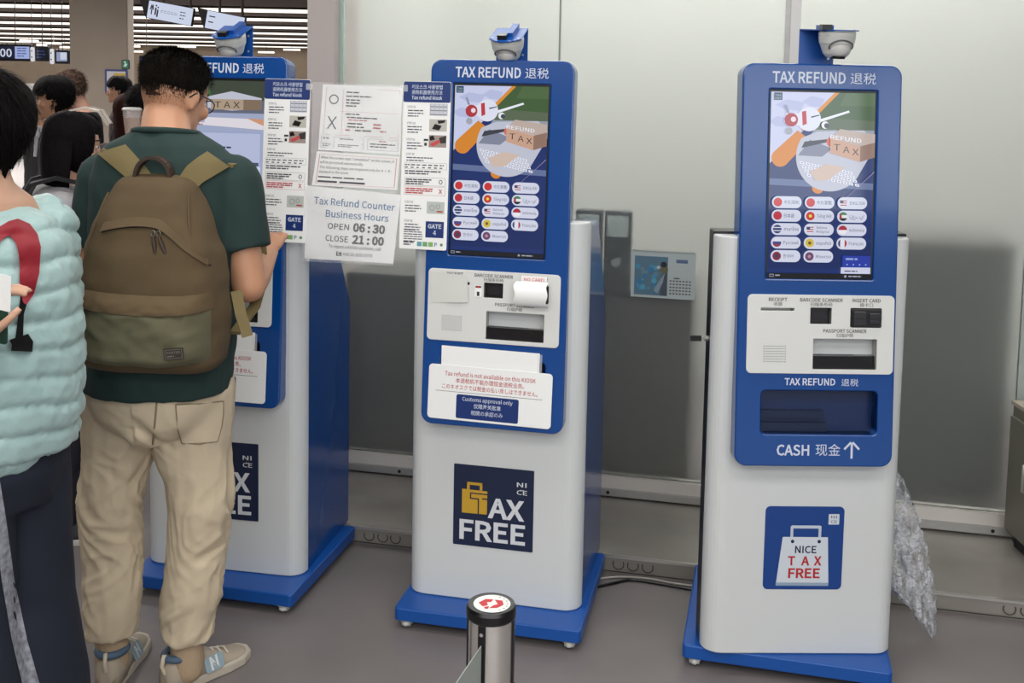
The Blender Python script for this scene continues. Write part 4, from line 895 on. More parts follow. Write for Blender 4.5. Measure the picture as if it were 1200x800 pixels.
# hanging direction signs
def hang_sign(lab, quad, Y, body, arrow_left):
    tl, tr, br_, bl_ = [at(x, y, Y) for x, y in quad]
    # a box sign turned a little away and tipped toward the viewer
    u = tr-tl; W = u.length; u.normalize(); v = (tl-bl_); H = v.length
    v = (v-u*v.dot(u)).normalized(); n = u.cross(v)
    n = (n*1.0).normalized()
    Mx = Matrix(((u.x, v.x, n.x, bl_.x), (u.y, v.y, n.y, bl_.y), (u.z, v.z, n.z, bl_.z), (0, 0, 0, 1)))
    t = thing('hanging_sign', lab, 'sign', Mx, 'hanging direction signs')
    b = MB(m_blk); b.rr(W/2, H/2, W, H, .005, -.05, -.006); b.prism([(-.085, H*1.02), (-.004, H*1.0), (-.004, 0)], -.05, -.006); b.build('case', t)
    s = MB(E_('#c9d1e6', 1.0)); s.rr(W/2, H/2, W-.01, H-.01, .004, -.004, 0); z = .002
    s.use(M('#1c1f2b', .5, name='sign_ink'))
    if arrow_left:
        ax = W*.10; q_ = W*.012; s.line(ax, H*.25, ax, H*.72, q_*2, z); s.line(ax-q_, H*.78, ax-W*.035, H*.5, q_*1.8, z); s.line(ax+q_, H*.78, ax+W*.035, H*.5, q_*1.8, z)
        s.disc(W*.185, H*.76, W*.018, z); s.rr(W*.185, H*.45, W*.034, H*.40, .003, z); s.disc(W*.23, H*.68, W*.018, z); s.rr(W*.23, H*.36, W*.034, H*.40, .003, z)
        for k in range(5): s.arc(W*(.33+.075*k), H*.5, W*.026, W*.007, 20*k, 300+20*k, z)
        s.lines(W*.72, W*.88, H*.68, 3, H*.17, H*.05, z)
    else:
        s.lines(W*.08, W*.3, H*.72, 2, H*.3, H*.06, z); ax = W*.9; s.line(ax-W*.08, H*.5, ax, H*.5, W*.022, z); s.line(ax+.002, H*.5, ax-W*.035, H*.72, W*.02, z); s.line(ax+.002, H*.5, ax-W*.035, H*.28, W*.02, z)
        pass
    s.build('face', t)
    p = MB(m_hous)
    for k in (.2, .8):
        q = Mx @ Vector((W*k, H, -.15)); iv = Mx.inverted(); p.tube([iv @ q, iv @ Vector((q.x, q.y, zc))], .012, 6)
    p.build('hanger', t)
hang_sign('white hanging direction sign with an upward arrow and figures', ((179, 1), (232, 11), (227, 28), (171, 21)), 9.0, '', True)
hang_sign('white hanging direction sign with a right arrow behind the left kiosk camera', ((248, 13), (293, 22), (286, 42), (239, 33)), 9.0, '', False)
# things on the column
a, b_ = at(124, 81, 15.95), at(151, 111, 15.95)
t = thing('wall_poster', 'white poster with blue frame and yellow block on the column', 'poster', T((a.x+b_.x)/2-.02, 15.96, b_.z)); W, H = b_.x-a.x, a.z-b_.z
b = MB(M('#3f4a80', .4)); b.M = UP; b.rr(0, H/2, W, H, .01, -.02, 0, .004); b.build('frame', t)
b = MB(M('#c7c6cc', .5)); b.M = UP; b.rect(-W/2+.03, .03, W/2-.03, H-.03, .002); b.use(M('#c9a53a', .5)).rect(-W*.1, H*.68, W*.42, H*.84, .004); b.use(m_grey).lines(-W*.35, W*.3, H*.5, 4, .05, .02, .004); b.build('print', t)
a, b_ = at(142, 70, 15.9), at(151, 81, 15.9)
t = thing('exit_sign', 'small green exit sign on the column edge', 'exit sign', T((a.x+b_.x)/2-.005, 15.93, b_.z)); W, H = b_.x-a.x, a.z-b_.z
b = MB(m_dark); b.M = UP; b.rr(0, H/2, W, H, .01, -.03, 0); b.build('case', t)
b = MB(E_('#3f6b55', .9)); b.M = UP; b.rect(-W/2+.008, .008, W/2-.008, H-.008, .002); b.use(E_('#a9c4b4')).disc(-.005, H*.75, .014, .004).poly([(-.03, H*.3), (.0, H*.65), (.03, H*.55), (.01, H*.25)], .004); b.build('face', t)
# white self check-in machine behind the queue
p = at(37, 98, 9.0)
t = thing('check_in_machine', 'white check-in machine with a dark eye behind the people queueing', 'machine', T(p.x, 9.0, 0)); h = p.z
b = MB(M('#c9c7c4', .4)); b.M = UP; b.rr(0, h/2, .14, h, .03, -.2, 0, .006); b.build('body', t)
b = MB(m_blk); b.M = UP; b.disc(.02, h-.07, .014, .001, 12); b.build('camera_eye', t)
b = MB(m_blk); b.box(-.2, .2, -.12, .3, 0, .03); b.build('foot', t)
# ------------------------------------------------------------------ people
def ell(cx, cy, z, rx, yf, yb, n=28, p=2.2):
    """cross-section: half-width rx, reaching yf in front and yb behind"""
    out = []
    for i in range(n):
        a = 2*pi*i/n; c, s_ = cos(a), sin(a)
        x = abs(c)**(2/p)*(1 if c >= 0 else -1); y = abs(s_)**(2/p)*(1 if s_ >= 0 else -1)
        out.append(Vector((cx+rx*x, cy+(yf if y >= 0 else yb)*y, z)))
    return out
HEAD = [(0, .020, .070, -.03), (.008, .034, .082, -.01), (.025, .048, .090, .01), (.05, .058, .094, .045), (.075, .065, .095, .078), (.10, .071, .095, .094), (.13, .0755, .097, .101), (.155, .0755, .094, .102), (.18, .071, .083, .096), (.20, .059, .065, .078), (.214, .040, .042, .052), (.222, .015, .015, .02)]
def head_rings(k=1.0, n=32):
    r = []
    for z, rx, yf, yb in HEAD: r.append(ell(0, 0, z, rx*k, yf*k, max(yb, .0)*k if yb > 0 else .005, n, 2.15))
    return r
def head_shape(mb):
    """skull, brow, nose, lips, chin, ears; face toward +y, chin at z=0"""
    mb.loft(head_rings())
    mb.cap((0, .090, .122), (0, .112, .078), .007, .0125, 10); mb.cap((-.012, .098, .072), (.012, .098, .072), .008, .008, 8)
    mb.cap((-.042, .078, .130), (-.010, .093, .130), .009, .010, 8); mb.cap((.042, .078, .130), (.010, .093, .130), .009, .010, 8)
    mb.cap((-.018, .090, .047), (.018, .090, .047), .007, .007, 8); mb.cap((-.014, .088, .037), (.014, .088, .037), .008, .008, 8); mb.sphere((0, .078, .012), .020)
    mb.sphere((-.045, .068, .085), .022); mb.sphere((.045, .068, .085), .022)
    for sx in (-1, 1):
        m0 = mb.M.copy(); mb.M = m0 @ T(sx*.077, -.012, .095) @ RZ(sx*-.45) @ RX(-.15)
        mb.sphere((0, 0, .008), .022, 14, 10, (.32, .8, 1.15)); mb.sphere((0, .003, -.016), .012, 10, 8, (.5, .8, 1)); mb.M = m0

def hair_shell(mb, line, thick, n=40, seed=0, amp=.006, freq=60, soft=.022):
    """hair cap: follows the skull outside where line(angle) says hair grows, tucks inside elsewhere; angle 0 = front, pi = back"""
    rings = []
    zs = [.0, .015, .03, .045, .06, .075, .09, .105, .12, .135, .15, .165, .18, .195, .207, .216, .2215]
    def sec(z):
        for (z0, *a), (z1, *b) in zip(HEAD[:-1], HEAD[1:]):
            if z0 <= z <= z1: t = (z-z0)/(z1-z0); return [p+(q-p)*t for p, q in zip(a, b)]
        return HEAD[-1][1:]
    for z in zs:
        rx, yf, yb = sec(z); ring = []
        for i in range(n):
            a = 2*pi*i/n; c, s_ = cos(a), sin(a)
            ang = abs(math.atan2(c, s_)); L = line(ang); f = max(0, min(1, (z-L)/soft+.5))
            th = thick(ang, z)
            p = Vector((rx*c, (yf if s_ >= 0 else max(yb, .005))*s_, z)); d = Vector((c, s_, max(0, (z-.14)/.08)*1.6)).normalized()
            g = noise.noise(Vector((c*3+seed, s_*3, z*10)))*amp + noise.noise(Vector((a*freq/6+seed, z*12, seed)))*amp*.6
            ring.append(p + d*(-.012+(th+.012+g)*f))
        rings.append(ring)
    mb.loft(rings)
    return mb

def strands(mb, n, dens, length, lift, seed, width=.0012, base=None, curl=0):
    """individual hair blades rooted on the skull: dens(angle, z) chance, length(angle, z), lift = how far they stand off"""
    rn = random.Random(seed); vs, fs = [], []
    def sec(z):
        for (z0, *a), (z1, *b) in zip(HEAD[:-1], HEAD[1:]):
            if z0 <= z <= z1: t = (z-z0)/(z1-z0); return [p+(q-p)*t for p, q in zip(a, b)]
        return HEAD[-1][1:]
    def pt(a, z, o): rx, yf, yb = sec(min(z, .2218)); c, s_ = cos(a), sin(a); d = Vector((c, s_, max(0, (z-.13)/.08)*1.5)).normalized(); return Vector((rx*c, (yf if s_ >= 0 else max(yb, .005))*s_, z))+d*o, d
    while n > 0:
        a = rn.uniform(0, 2*pi); z = .222*(1-rn.random()**1.35*.98); ang = abs(math.atan2(cos(a), sin(a)))
        n -= 1
        if rn.random() > dens(ang, z): continue
        o = base(ang, z) if base else 0; p, d = pt(a, z, o-.002); q, _d = pt(a, max(.0, z-.012), o-.002)
        dn = (q-p).normalized(); L = length(ang, z)*rn.uniform(.7, 1.3); l_ = lift(ang, z)
        dr = (dn*(1-l_)+d*l_+Vector((rn.gauss(0, .22), rn.gauss(0, .22), rn.gauss(0, .15)))).normalized(); m_ = p+dr*L*.5; dr2 = (dr+dn*.5-d*curl).normalized(); e = m_+dr2*L*.5
        w = dr.cross(d).normalized()*width
        k = len(vs); vs += [p-w, p+w, m_-w*.8, m_+w*.8, e]; fs += [(k, k+1, k+3, k+2), (k+2, k+3, k+4)]
    mb.add(vs, fs, True); return mb
def hand_shape(mb, palm, fwd, up, side, curl=.6, spread=.1, k=1.0):
    """palm with four jointed fingers and a thumb; palm = wrist point, fwd = finger direction, up = back of hand, side=+1/-1 where the thumb is"""
    f = Vector(fwd).normalized(); w = Vector(up); w = (w-f*w.dot(f)).normalized(); s_ = f.cross(w).normalized()*side
    o = Vector(palm)
    mb.cap(o, o+f*.05*k, .024*k, .026*k, 10)
    for q in (-.026, -.009, .009, .026): mb.cap(o+f*.03*k+s_*q*.6*k, o+f*.088*k+s_*q*k, .017*k, .0135*k, 8)
    for q, ln, r in ((.028, .068, .0088), (.010, .076, .0092), (-.009, .071, .0088), (-.027, .056, .0078)):
        p = o+f*.086*k+s_*q*k; d = (f+s_*q*spread*8).normalized(); a = 0
        for j, fr in enumerate((.45, .31, .24)):
            a += curl*(.6, .9, .7)[j]; dd = d*cos(a)-w*sin(a); e = p+dd*ln*fr*k; mb.cap(p, e, r*k*(1-.08*j), r*k*(.94-.08*j), 8); p = e
    p = o+f*.028*k+s_*.024*k
    for j, (ln, r) in enumerate(((.042, .0125), (.032, .0105), (.026, .0092))):
        dd = (f*(.55+.2*j)+s_*(.75-.3*j)-w*(.25+.2*curl)).normalized(); e = p+dd*ln*k; mb.cap(p, e, r*k, r*k*.92, 8); p = e

def shoe(parent, name, pos, yaw, up_hex, sole_hex, detail=False, ankle=None):
    A = T(*pos) @ RZ(yaw)
    u = MB(M(up_hex, .7, bump=(120, .3, .002))); u.M = A; rings = []
    for y, rx, h in ((-.090, .014, .050), (-.086, .030, .085), (-.068, .038, .098), (-.03, .040, .100), (.01, .040, .094), (.05, .042, .078), (.09, .045, .054), (.13, .046, .044), (.16, .040, .036), (.18, .026, .028), (.188, .008, .02)):
        rings.append([Vector((rx*(abs(cos(a))**.8)*(1 if cos(a) >= 0 else -1), y, .018+(h-.018)*(max(0, sin(a))**.7) if sin(a) > 0 else .018)) for a in [2*pi*i/20 for i in range(20)]])
    u.loft(rings); so = u.build(name, parent)
    s = MB(M(sole_hex, .6)); s.M = A
    pts = [(.030*cos(a)*1.25, -.055+.035*sin(a)) for a in [pi+pi*i/10 for i in range(11)]]+[(.046, .05), (.053, .10), (.050, .15), (.032, .185), (0, .198), (-.032, .185), (-.050, .15), (-.053, .10), (-.046, .05)]
    s.prism(pts, 0, .028, .006, .004); s.build('sole', so)
    if detail:
        c = MB(M('#4a6077', .6)); c.M = A; c.arc(0, 0, 0.001, .0005, 0, 10, .05)
        ring = [Vector((.037*cos(a), -.035+.047*sin(a), .098-.003*sin(a))) for a in [2*pi*i/24 for i in range(25)]]
        c.tube(ring, .011, 8, False); c.build('collar', so)
        for sx in (-1, 1):
            c = MB(M('#8ba0ab', .5)); c.M = A @ T(sx*.042, .045, .05) @ RY(sx*1.15) @ RZ(sx*pi/2)
            c.rr(0, 0, .062, .042, .008, 0, .002)
            c.use(M('#d5d8d6', .4)); c.text('N', 0, -.017, .034, .0026, bold=.03); c.build('side_panel', so)
        c = MB(M('#c9bda8', .6)); c.M = A; c.tube([(-.0, -.088, .06), (0, -.097, .085), (.0, -.090, .112), (0, -.080, .105)], .006, 8); c.build('heel_tab', so)
        c = MB(M('#d8d3c8', .6)); c.M = A
        for k in range(4): c.tube([(-.026, .04+.022*k, .066-.006*k), (0, .045+.022*k, .076-.007*k), (.026, .04+.022*k, .066-.006*k)], .003, 6)
        c.build('lace', so)

def body_skin(root, mat, J, voxel=.006, hair=None):
    """one continuous body melted from tapered limbs, torso, head and hands"""
    b = MB(mat)
    bw = J.get('bw', 1)
    tor = [(.86, .150, .10, .10), (.93, .165, .11, .115), (1.0, .155, .105, .10), (1.08, .142, .10, .09), (1.18, .150, .105, .095), (1.28, .162, .11, .105), (1.36, .165, .10, .105), (1.42, .13, .075, .09), (1.46, .07, .05, .065)]
    if 'torso' in J: tor = J['torso']
    lean = J.get('lean', lambda z: (0, 0))
    b.loft([[Vector((p.x+lean(z)[0], p.y+lean(z)[1], p.z)) for p in ell(0, 0, z, rx*bw, yf*bw, yb*bw)] for z, rx, yf, yb in tor])
    nb, hc = Vector(J['neck']), J['headM']
    b.cap(nb-Vector((0, 0, .03)), hc @ Vector((0, -.012, .045)), .062*J.get('nk', 1), .054*J.get('nk', 1), 16)
    b.M = hc; head_shape(b); b.M = Matrix()
    for s_ in ('R', 'L'):
        sx = 1 if s_ == 'R' else -1
        if 'arm'+s_ in J:
            sh, el, wr = [Vector(p) for p in J['arm'+s_]]
            b.sphere(sh, .058*bw); b.cap(sh, el, .052*bw, .042*bw); b.cap(el, el.lerp(wr, .3), .042*bw, .041*bw); b.cap(el.lerp(wr, .3), wr, .041*bw, .028)
            f, up, cu_ = J.get('hand'+s_, ((wr-el), Vector((0, 0, 1)), .6)); d_ = Vector(f).normalized(); hand_shape(b, wr, f, up, J.get('thumb'+s_, -sx), cu_)
        hp, kn, an = [Vector(p) for p in J['leg'+s_]]
        b.cap(hp, kn, .085*bw, .056*bw); b.cap(kn, kn.lerp(an, .35), .056, .056); b.cap(kn.lerp(an, .35), an, .056, .036)
        yw = J['toe'+s_]; b.cap(an, an+Vector((-sin(yw)*.08, cos(yw)*.07, -.06)), .030, .015)
    b.remesh(voxel, 4)
    return b.build('body', root)

def eyes(root, hc, glasses=False):
    for sx in (-1, 1):
        e = MB(M('#d9d4cf', .3)); e.M = hc @ T(sx*.031, .088, .112); e.sphere((0, 0, 0), .0085, 12, 8, (1.3, .8, .8)); e.use(M('#1a1210', .2)); e.sphere((0, .0045, 0), .0048, 10, 8); e.build('eye', root)
    m = MB(M('#9c5c52', .5)); m.M = hc; m.cap((-.017, .0945, .042), (.017, .0945, .042), .0035, .0035, 6); m.build('mouth', root)
    m = MB(M('#17120f', .8)); m.M = hc
    for sx in (-1, 1): m.tube([(sx*.048, .082, .139), (sx*.03, .0995, .142), (sx*.014, .102, .139)], [.002, .0035, .0025], 6)
    m.build('eyebrows', root)
    if glasses:
        g = MB(M('#141416', .3)); g.M = hc
        for sx in (-1, 1):
            g.tube([(sx*.033+.024*cos(a), .110-.006*abs(cos(a)), .112+.018*sin(a)) for a in [2*pi*i/20 for i in range(21)]], .0018, 6, False)
            g.tube([(sx*.057, .104, .118), (sx*.079, .06, .118), (sx*.083, -.012, .116), (sx*.078, -.03, .10)], .0022, 6)
        g.tube([(-.01, .11, .115), (0, .113, .118), (.01, .11, .115)], .0018, 6); g.build('glasses', root)

def wr_cloth(amp, sx, sz, seed=0, extra=None):
    def f(v, n):
        a = noise.noise(Vector((v.x*sx+seed, v.y*sx, v.z*sz)))*amp + noise.noise(Vector((v.x*sx*2.7+v.z*9, v.y*sx*2.7+seed, v.z*sz*2.4)))*amp*.45
        return a+(extra(v, n) if extra else 0)
    return f
def keep_above(mb, cond):
    """drop faces where cond(centre) is false, leaving clean open hems"""
    nf, nm, ns = [], [], []
    for f, m_, s_ in zip(mb.f, mb.mi, mb.sm):
        c = sum((mb.v[i] for i in f), Vector())/len(f)
        if cond(c): nf.append(f); nm.append(m_); ns.append(s_)
    mb.f, mb.mi, mb.sm = nf, nm, ns
    return mb

# ------ generic standing person for the queue in the background
def queue_person(label, px, py, Y, yaw, skin, hair_hex, style, top_hex, bottom_hex, sleeves='short', pitch=.0, turn=0, arms=None, glasses=False, extra=None, voxel=.008, hr=0):
    top = at(px, py, Y); H = top.z/(1.735+hr)          # head top incl. hair
    R = T(top.x, top.y, 0) @ RZ(yaw) @ Matrix.Scale(H, 4)
    root = thing('person', label, 'person', R)
    hc = T(0, .03, 1.50) @ RZ(turn) @ RX(-pitch)
    # the head hangs from the neck: keep its crown over the chosen spot
    J = dict(neck=(0, -.015, 1.44), headM=hc, toeR=-.12, toeL=.12, legR=[(.09, 0, .90), (.095, .01, .49), (.10, -.02, .09)], legL=[(-.09, 0, .90), (-.095, .01, .49), (-.10, -.02, .09)])
    J['armR'], J['armL'] = arms or ([(.185, -.01, 1.37), (.23, -.03, 1.09), (.22, .10, .87)], [(-.185, -.01, 1.37), (-.23, -.03, 1.09), (-.22, .10, .87)])
    if extra and 'J' in extra: J.update(extra['J'])
    ms_ = M(skin, .55, name='skin', vary=(9, .05))
    body_skin(root, ms_, J, voxel); eyes(root, hc, glasses)
    mh = M(hair_hex, .75, spec=.1, bump=(90, .8, .004), vary=(60, .3), name='hair')
    h = MB(mh); h.M = hc
    if style == 'short': hair_shell(h, lambda a: .165 if a < .7 else (.115 if a < 1.5 else .05+.05*max(0, 2.2-a)), lambda a, z: .010+.014*max(0, z-.12)/.1, seed=px)
    elif style == 'fringe': hair_shell(h, lambda a: .138 if a < .9 else (.15 if a < 1.25 else .11 if a < 1.6 else .03), lambda a, z: .012+.020*max(0, z-.1)/.1, seed=px, amp=.008)
    else:
        hair_shell(h, lambda a: .165 if a < .75 else (.05 if a < 1.15 else -.02), lambda a, z: .016+.010*max(0, z-.12)/.1, seed=px)
        rings = []
        for k in range(9):
            z = .13-k*.045; ring = []
            for i in range(30):
                a = pi*.02+pi*1.0*i/29+pi; c, s_ = cos(a), sin(a); w = .088+.012*sin(k*.5); ring.append(Vector((c*w*1.02, s_*(.112-.004*k)-.005+noise.noise(Vector((a*6, k*.3, 1)))*.006, z)))
            for i in range(30):
                a = pi*2.0-pi*i/29; c, s_ = cos(a), sin(a); w = .076; ring.append(Vector((c*w, s_*.085-.002, z)))
            rings.append(ring)
        h.loft(rings)
    if style != 'long': strands(h, 2600, lambda a, z: 1 if z > (.17 if a < .7 else .13 if a < 1.5 else .06) else 0, lambda a, z: .03, lambda a, z: .45, px, .002, lambda a, z: .016, 0)
    h.build('hair', root)
    mt = M(top_hex, .85, bump=(250, .3, .001), name='top_cloth'); t = MB(mt)
    t.loft([ell(0, 0, z, rx, yf, yb) for z, rx, yf, yb in ((.84, .178, .128, .13), (.95, .178, .125, .128), (1.1, .168, .122, .115), (1.25, .178, .128, .125), (1.36, .18, .118, .122), (1.42, .15, .092, .108), (1.455, .085, .068, .085))])
    for s_ in ('R', 'L'):
        sh, el, wr = [Vector(p) for p in J['arm'+s_]]
        t.sphere(sh, .072); e2 = sh.lerp(el, .72) if sleeves == 'short' else el; t.cap(sh, e2, .068, .064)
        if sleeves == 'long': t.cap(el, el.lerp(wr, .9), .060, .044)
    t.remesh(voxel*1.2, 3, wr_cloth(.006, 9, 9, px)); t.build('top', root)
    mb_ = M(bottom_hex, .85, name='trouser_cloth'); t = MB(mb_)
    t.loft([ell(0, 0, z, rx, yf, yb) for z, rx, yf, yb in ((.80, .155, .11, .115), (.87, .175, .125, .13), (.96, .17, .118, .12))])
    for s_ in ('R', 'L'):
        hp, kn, an = [Vector(p) for p in J['leg'+s_]]; t.cap(hp, kn, .098, .076); t.cap(kn, an+Vector((0, 0, .02)), .076, .062)
    t.remesh(voxel*1.4, 3, wr_cloth(.006, 8, 10, px+3)); t.build('trousers', root)
    for s_, n_ in (('R', 'shoe'), ('L', 'shoe')):
        an = J['leg'+s_][2]; shoe(root, n_, (an[0], an[1]+.03, 0), J['toe'+s_], '#33333a', '#c9c7c2')
    return root, hc, R, J
SK1, SK2, SK3 = '#b98a6c', '#c89a80', '#a87c62'
r1 = queue_person('young man in profile facing left with black fringe and dark jersey with white trim', 71, 92, 6.2, pi/2+.3, SK1, '#0e0c0d', 'fringe', '#20202b', '#2a2c33', 'short', .05)
b = MB(M('#c9c8cc', .7)); b.tube([(-.06, .105, 1.455), (-.075, .128, 1.38), (-.07, .137, 1.28)], [.012, .012, .010], 8); b.build('jersey_trim', r1[0])
r7 = queue_person('dark-haired person in black mostly hidden behind the young man in profile', 45, 111, 8.3, pi/2+.5, '#a97f68', '#0f0d0d', 'short', '#17171b', '#202127', 'long', .1)
r2 = queue_person('man with brown hair looking down, black top and cream strap over his shoulder', 97, 82, 7.3, pi/2+.25, '#c49683', '#4a3931', 'short', '#1b1c24', '#25262c', 'short', .45, 0)
def worn_bag(lab, R, hexc, name='backpack', strap_hex=None):
    t = thing(name, lab, 'backpack', R); m = M(hexc, .8, bump=(200, .4, .001)); b = MB(m)
    b.loft([[Vector((p.x, p.y-.245, p.z)) for p in ell(0, 0, z, w, d, d, 24, 3.2)] for z, w, d in ((.98, .09, .05), (1.0, .135, .072), (1.1, .145, .08), (1.25, .135, .075), (1.36, .11, .06), (1.40, .06, .03))]); b.build('pack', t)
    for sx in (-1, 1):
        s_ = MB(M(strap_hex or hexc, .8)); w = .028; path = [(sx*.10, -.165, 1.36), (sx*.115, -.11, 1.452), (sx*.12, -.02, 1.475), (sx*.125, .07, 1.452), (sx*.13, .128, 1.38), (sx*.14, .148, 1.26), (sx*.17, .10, 1.13), (sx*.185, .0, 1.06), (sx*.15, -.16, 1.04)]
        ribbon(s_, [Vector(p)+Vector((0, 0, .012)) for p in path], (1, 0, 0), w, .014); s_.build('shoulder_strap', t)
    return t
def ribbon(mb, path, wdir, w, th=.006):
    """flat strap: centre path, width direction per point"""
    P_ = [Vector(p) for p in path]; n = len(P_); vs = []
    for i, p in enumerate(P_):
        d = (P_[min(i+1, n-1)]-P_[max(i-1, 0)]).normalized(); wd = Vector(wdir[i] if isinstance(wdir, list) else wdir); wd = (wd-d*wd.dot(d)).normalized(); nn = d.cross(wd).normalized()
        ww = w[i] if isinstance(w, list) else w
        vs += [p-wd*ww-nn*th/2, p+wd*ww-nn*th/2, p+wd*ww+nn*th/2, p-wd*ww+nn*th/2]
    mb.add(vs, [(4*i+k_, 4*i+(k_+1) % 4, 4*i+4+(k_+1) % 4, 4*i+4+k_) for i in range(n-1) for k_ in range(4)]); mb.add(vs[:4], [(3, 2, 1, 0)]); mb.add(vs[-4:], [(0, 1, 2, 3)])
    return mb
worn_bag('dark backpack with cream straps worn by the brown-haired man', r2[2], '#26262c', 'backpack', '#cfc6bd')
r3 = queue_person('woman with long black hair turned away in a light grey top with a black strap', 71, 133, 3.9, -pi/2+.4, '#c79a82', '#0f0c0e', 'long', '#a9a7ab', '#2b2b33', 'short', .12, 0)
worn_bag('small black backpack worn by the long-haired woman in grey', r3[2], '#141418', 'backpack')
r4 = queue_person('man in profile with black hair and dark brown jacket in front of the column', 143, 91, 10.2, pi/2+.35, '#a97d64', '#121011', 'fringe', '#33221d', '#26262b', 'long', .0)
R5 = at(181, 99, 5.2)
r6 = queue_person('woman with long dark brown hair seen from behind beside the raised plastic cup', 150, 110, 5.9, -.5, '#b98d78', '#2e1712', 'long', '#2a1d1b', '#24242a', 'long')
cupw = at(160, 152, 4.9)
pre = (T(R5.x, R5.y, 0) @ RZ(pi/2-.2) @ Matrix.Scale(R5.z/1.735, 4)).inverted() @ cupw
wr5 = pre-Vector((.0, .05, .045))
armsC = ([(.185, -.01, 1.37), (.23, -.03, 1.09), (.20, .12, .88)], [(-.185, -.01, 1.37), (-.225, .06, 1.13), tuple(wr5)])
r5 = queue_person('dark-haired person mostly behind the backpack man holding up a plastic cup', 181, 99, 5.2, pi/2-.2, '#bd8c7c', '#141112', 'short', '#2c211f', '#2a2a30', 'short', .1, 0, armsC, extra={'J': {'handL': ((.1, .8, .5), (-.7, -.2, .5), 1.0)}})
t = thing('plastic_cup', 'clear plastic cup held up by the person behind the backpack man', 'cup', T(cupw.x-.02, cupw.y, cupw.z-.02))
b = MB(sleeve_mat('clear_cup', .25, .1, (10, .1, .002), (.9, .88, .86, 1))); b.lathe([(0, 0), (.030, 0), (.042, .11), (.040, .11), (.029, .003), (0, .003)], 24); b.build('cup', t)
b = MB(M('#d9d6d2', .3)); b.M = T(0, 0, .108); b.lathe([(.044, 0), (.044, .006), (.036, .012), (0, .014)], 24); b.build('lid', t)
b = MB(M('#b08d74', .4)); b.M = T(0, 0, .005); b.lathe([(0, 0), (.0295, 0), (.037, .07), (0, .07)], 20); b.build('drink', t)

# ------ the man with the backpack (local x = his right, y = the way he faces, metres)
MAN = T(-.985, 2.93, 0) @ RZ(-.10)
man = thing('person', 'man seen from behind in green t-shirt and beige trousers using the left kiosk', 'person', MAN)
hcM = T(.022, .055, 1.540) @ RZ(-.28) @ RX(-.30) @ Matrix.Scale(1.03, 4)
lean = lambda z: (.035+.02*min(1, max(0, (z-.85)/.2)), -.04+.06*max(0, z-1.15))
JM = dict(bw=1.12, lean=lean, neck=(.058, -.03, 1.50), headM=hcM, nk=1.2,
          torso=[(.86, .150, .10, .10), (.93, .165, .11, .115), (1.0, .155, .105, .10), (1.08, .142, .10, .09), (1.2, .150, .105, .095), (1.32, .162, .11, .105), (1.42, .165, .10, .105), (1.48, .13, .075, .09), (1.52, .08, .05, .065)],
          armR=[(.226, .0, 1.425), (.283, -.02, 1.145), (.255, .235, 1.20)], armL=[(-.120, .0, 1.425), (-.175, .01, 1.14), (-.08, .255, 1.17)],
          handR=((-.1, .9, .35), (0, -.3, 1), .5), handL=((.3, .9, .2), (0, -.2, 1), .6),
          legR=[(.125, -.02, .90), (.135, .0, .49), (.105, -.02, .09)], legL=[(-.075, -.02, .90), (-.122, .0, .49), (-.115, -.02, .09)], toeR=-.55, toeL=.12)
mskin = M('#c08e6f', .5, name='skin_man', vary=(9, .06), bump=(200, .15, .001))
body_skin(man, mskin, JM, .006)
eyes(man, hcM, True)
hs = MB(M('#43332a', .8, spec=.1, bump=(400, .8, .002), vary=(260, .35), name='faded_hair')); hs.M = hcM
hair_shell(hs, lambda a: .17 if a < .8 else (.17-.05*(a-.8)/.5 if a < 1.3 else max(.075, .12-.10*(a-1.3))), lambda a, z: .0008, 56, 5, .0006, 120); strands(hs, 42000, lambda a, z: max(0, min(1, (z-(.16 if a < .8 else (.15-.10*(a-.8)/.6 if a < 1.4 else .012)))/.05)), lambda a, z: .0035+.004*max(0, min(1, (z-.04)/.06)), lambda a, z: .3, 4, .00055); hs.build('faded_hair', man)
hm = MB(M('#16120f', .8, spec=.1, bump=(260, 1, .004), vary=(160, .45), stretch=(1, 1, .5), name='short_black_hair')); hm.M = hcM
hair_shell(hm, lambda a: .165 if a < .7 else (.165-.03*(a-.7)/.5 if a < 1.2 else max(.104, .135-.06*(a-1.2))), lambda a, z: .001+.0125*max(0, min(1, (z-.09)/.07)), 56, 3, .003, 120, .05); strands(hm, 22000, lambda a, z: max(0, min(1, (z-(.17 if a < .8 else .125 if a < 1.3 else .055))/.075)), lambda a, z: .005+.012*max(0, min(1, (z-.08)/.09)), lambda a, z: .35+.3*max(0, (z-.12)/.1), 8, .0008, lambda a, z: .0125*max(0, min(1, (z-.09)/.07))-.001); hm.build('hair', man)
m_tee = M('#1b3331', .85, bump=(350, .25, .0008), name='green_jersey')
t = MB(m_tee)
def EL(z, rx, yf, yb, dx=0, dy=0, p=2.3): lx, ly = lean(z); return ell(lx+dx, ly+dy, z, rx, yf, yb, 32, p)
t.loft([EL(.860, .198, .150, .160), EL(.90, .199, .148, .158), EL(1.0, .194, .142, .142), EL(1.1, .190, .138, .130), EL(1.22, .196, .142, .142), EL(1.34, .204, .138, .148), EL(1.43, .200, .120, .142), EL(1.485, .190, .105, .130), EL(1.522, .152, .088, .114), EL(1.545, .098, .075, .098), EL(1.558, .083, .07, .088)])
for s_ in ('R', 'L'):
    sh, el, wr = [Vector(p) for p in JM['arm'+s_]]; e2 = sh.lerp(el, .66)
    t.sphere(sh-Vector((0, 0, .005)), .080); t.tube([sh, sh.lerp(e2, .5), e2], [.080, .080, .078], 24)
def tee_d(v, n): return .006*noise.noise(Vector((v.x*11, v.y*8, v.z*6)))+.005*noise.noise(Vector((v.x*20+v.z*14, v.y*10, v.z*5+4)))
t.remesh(.0065, 3, tee_d)
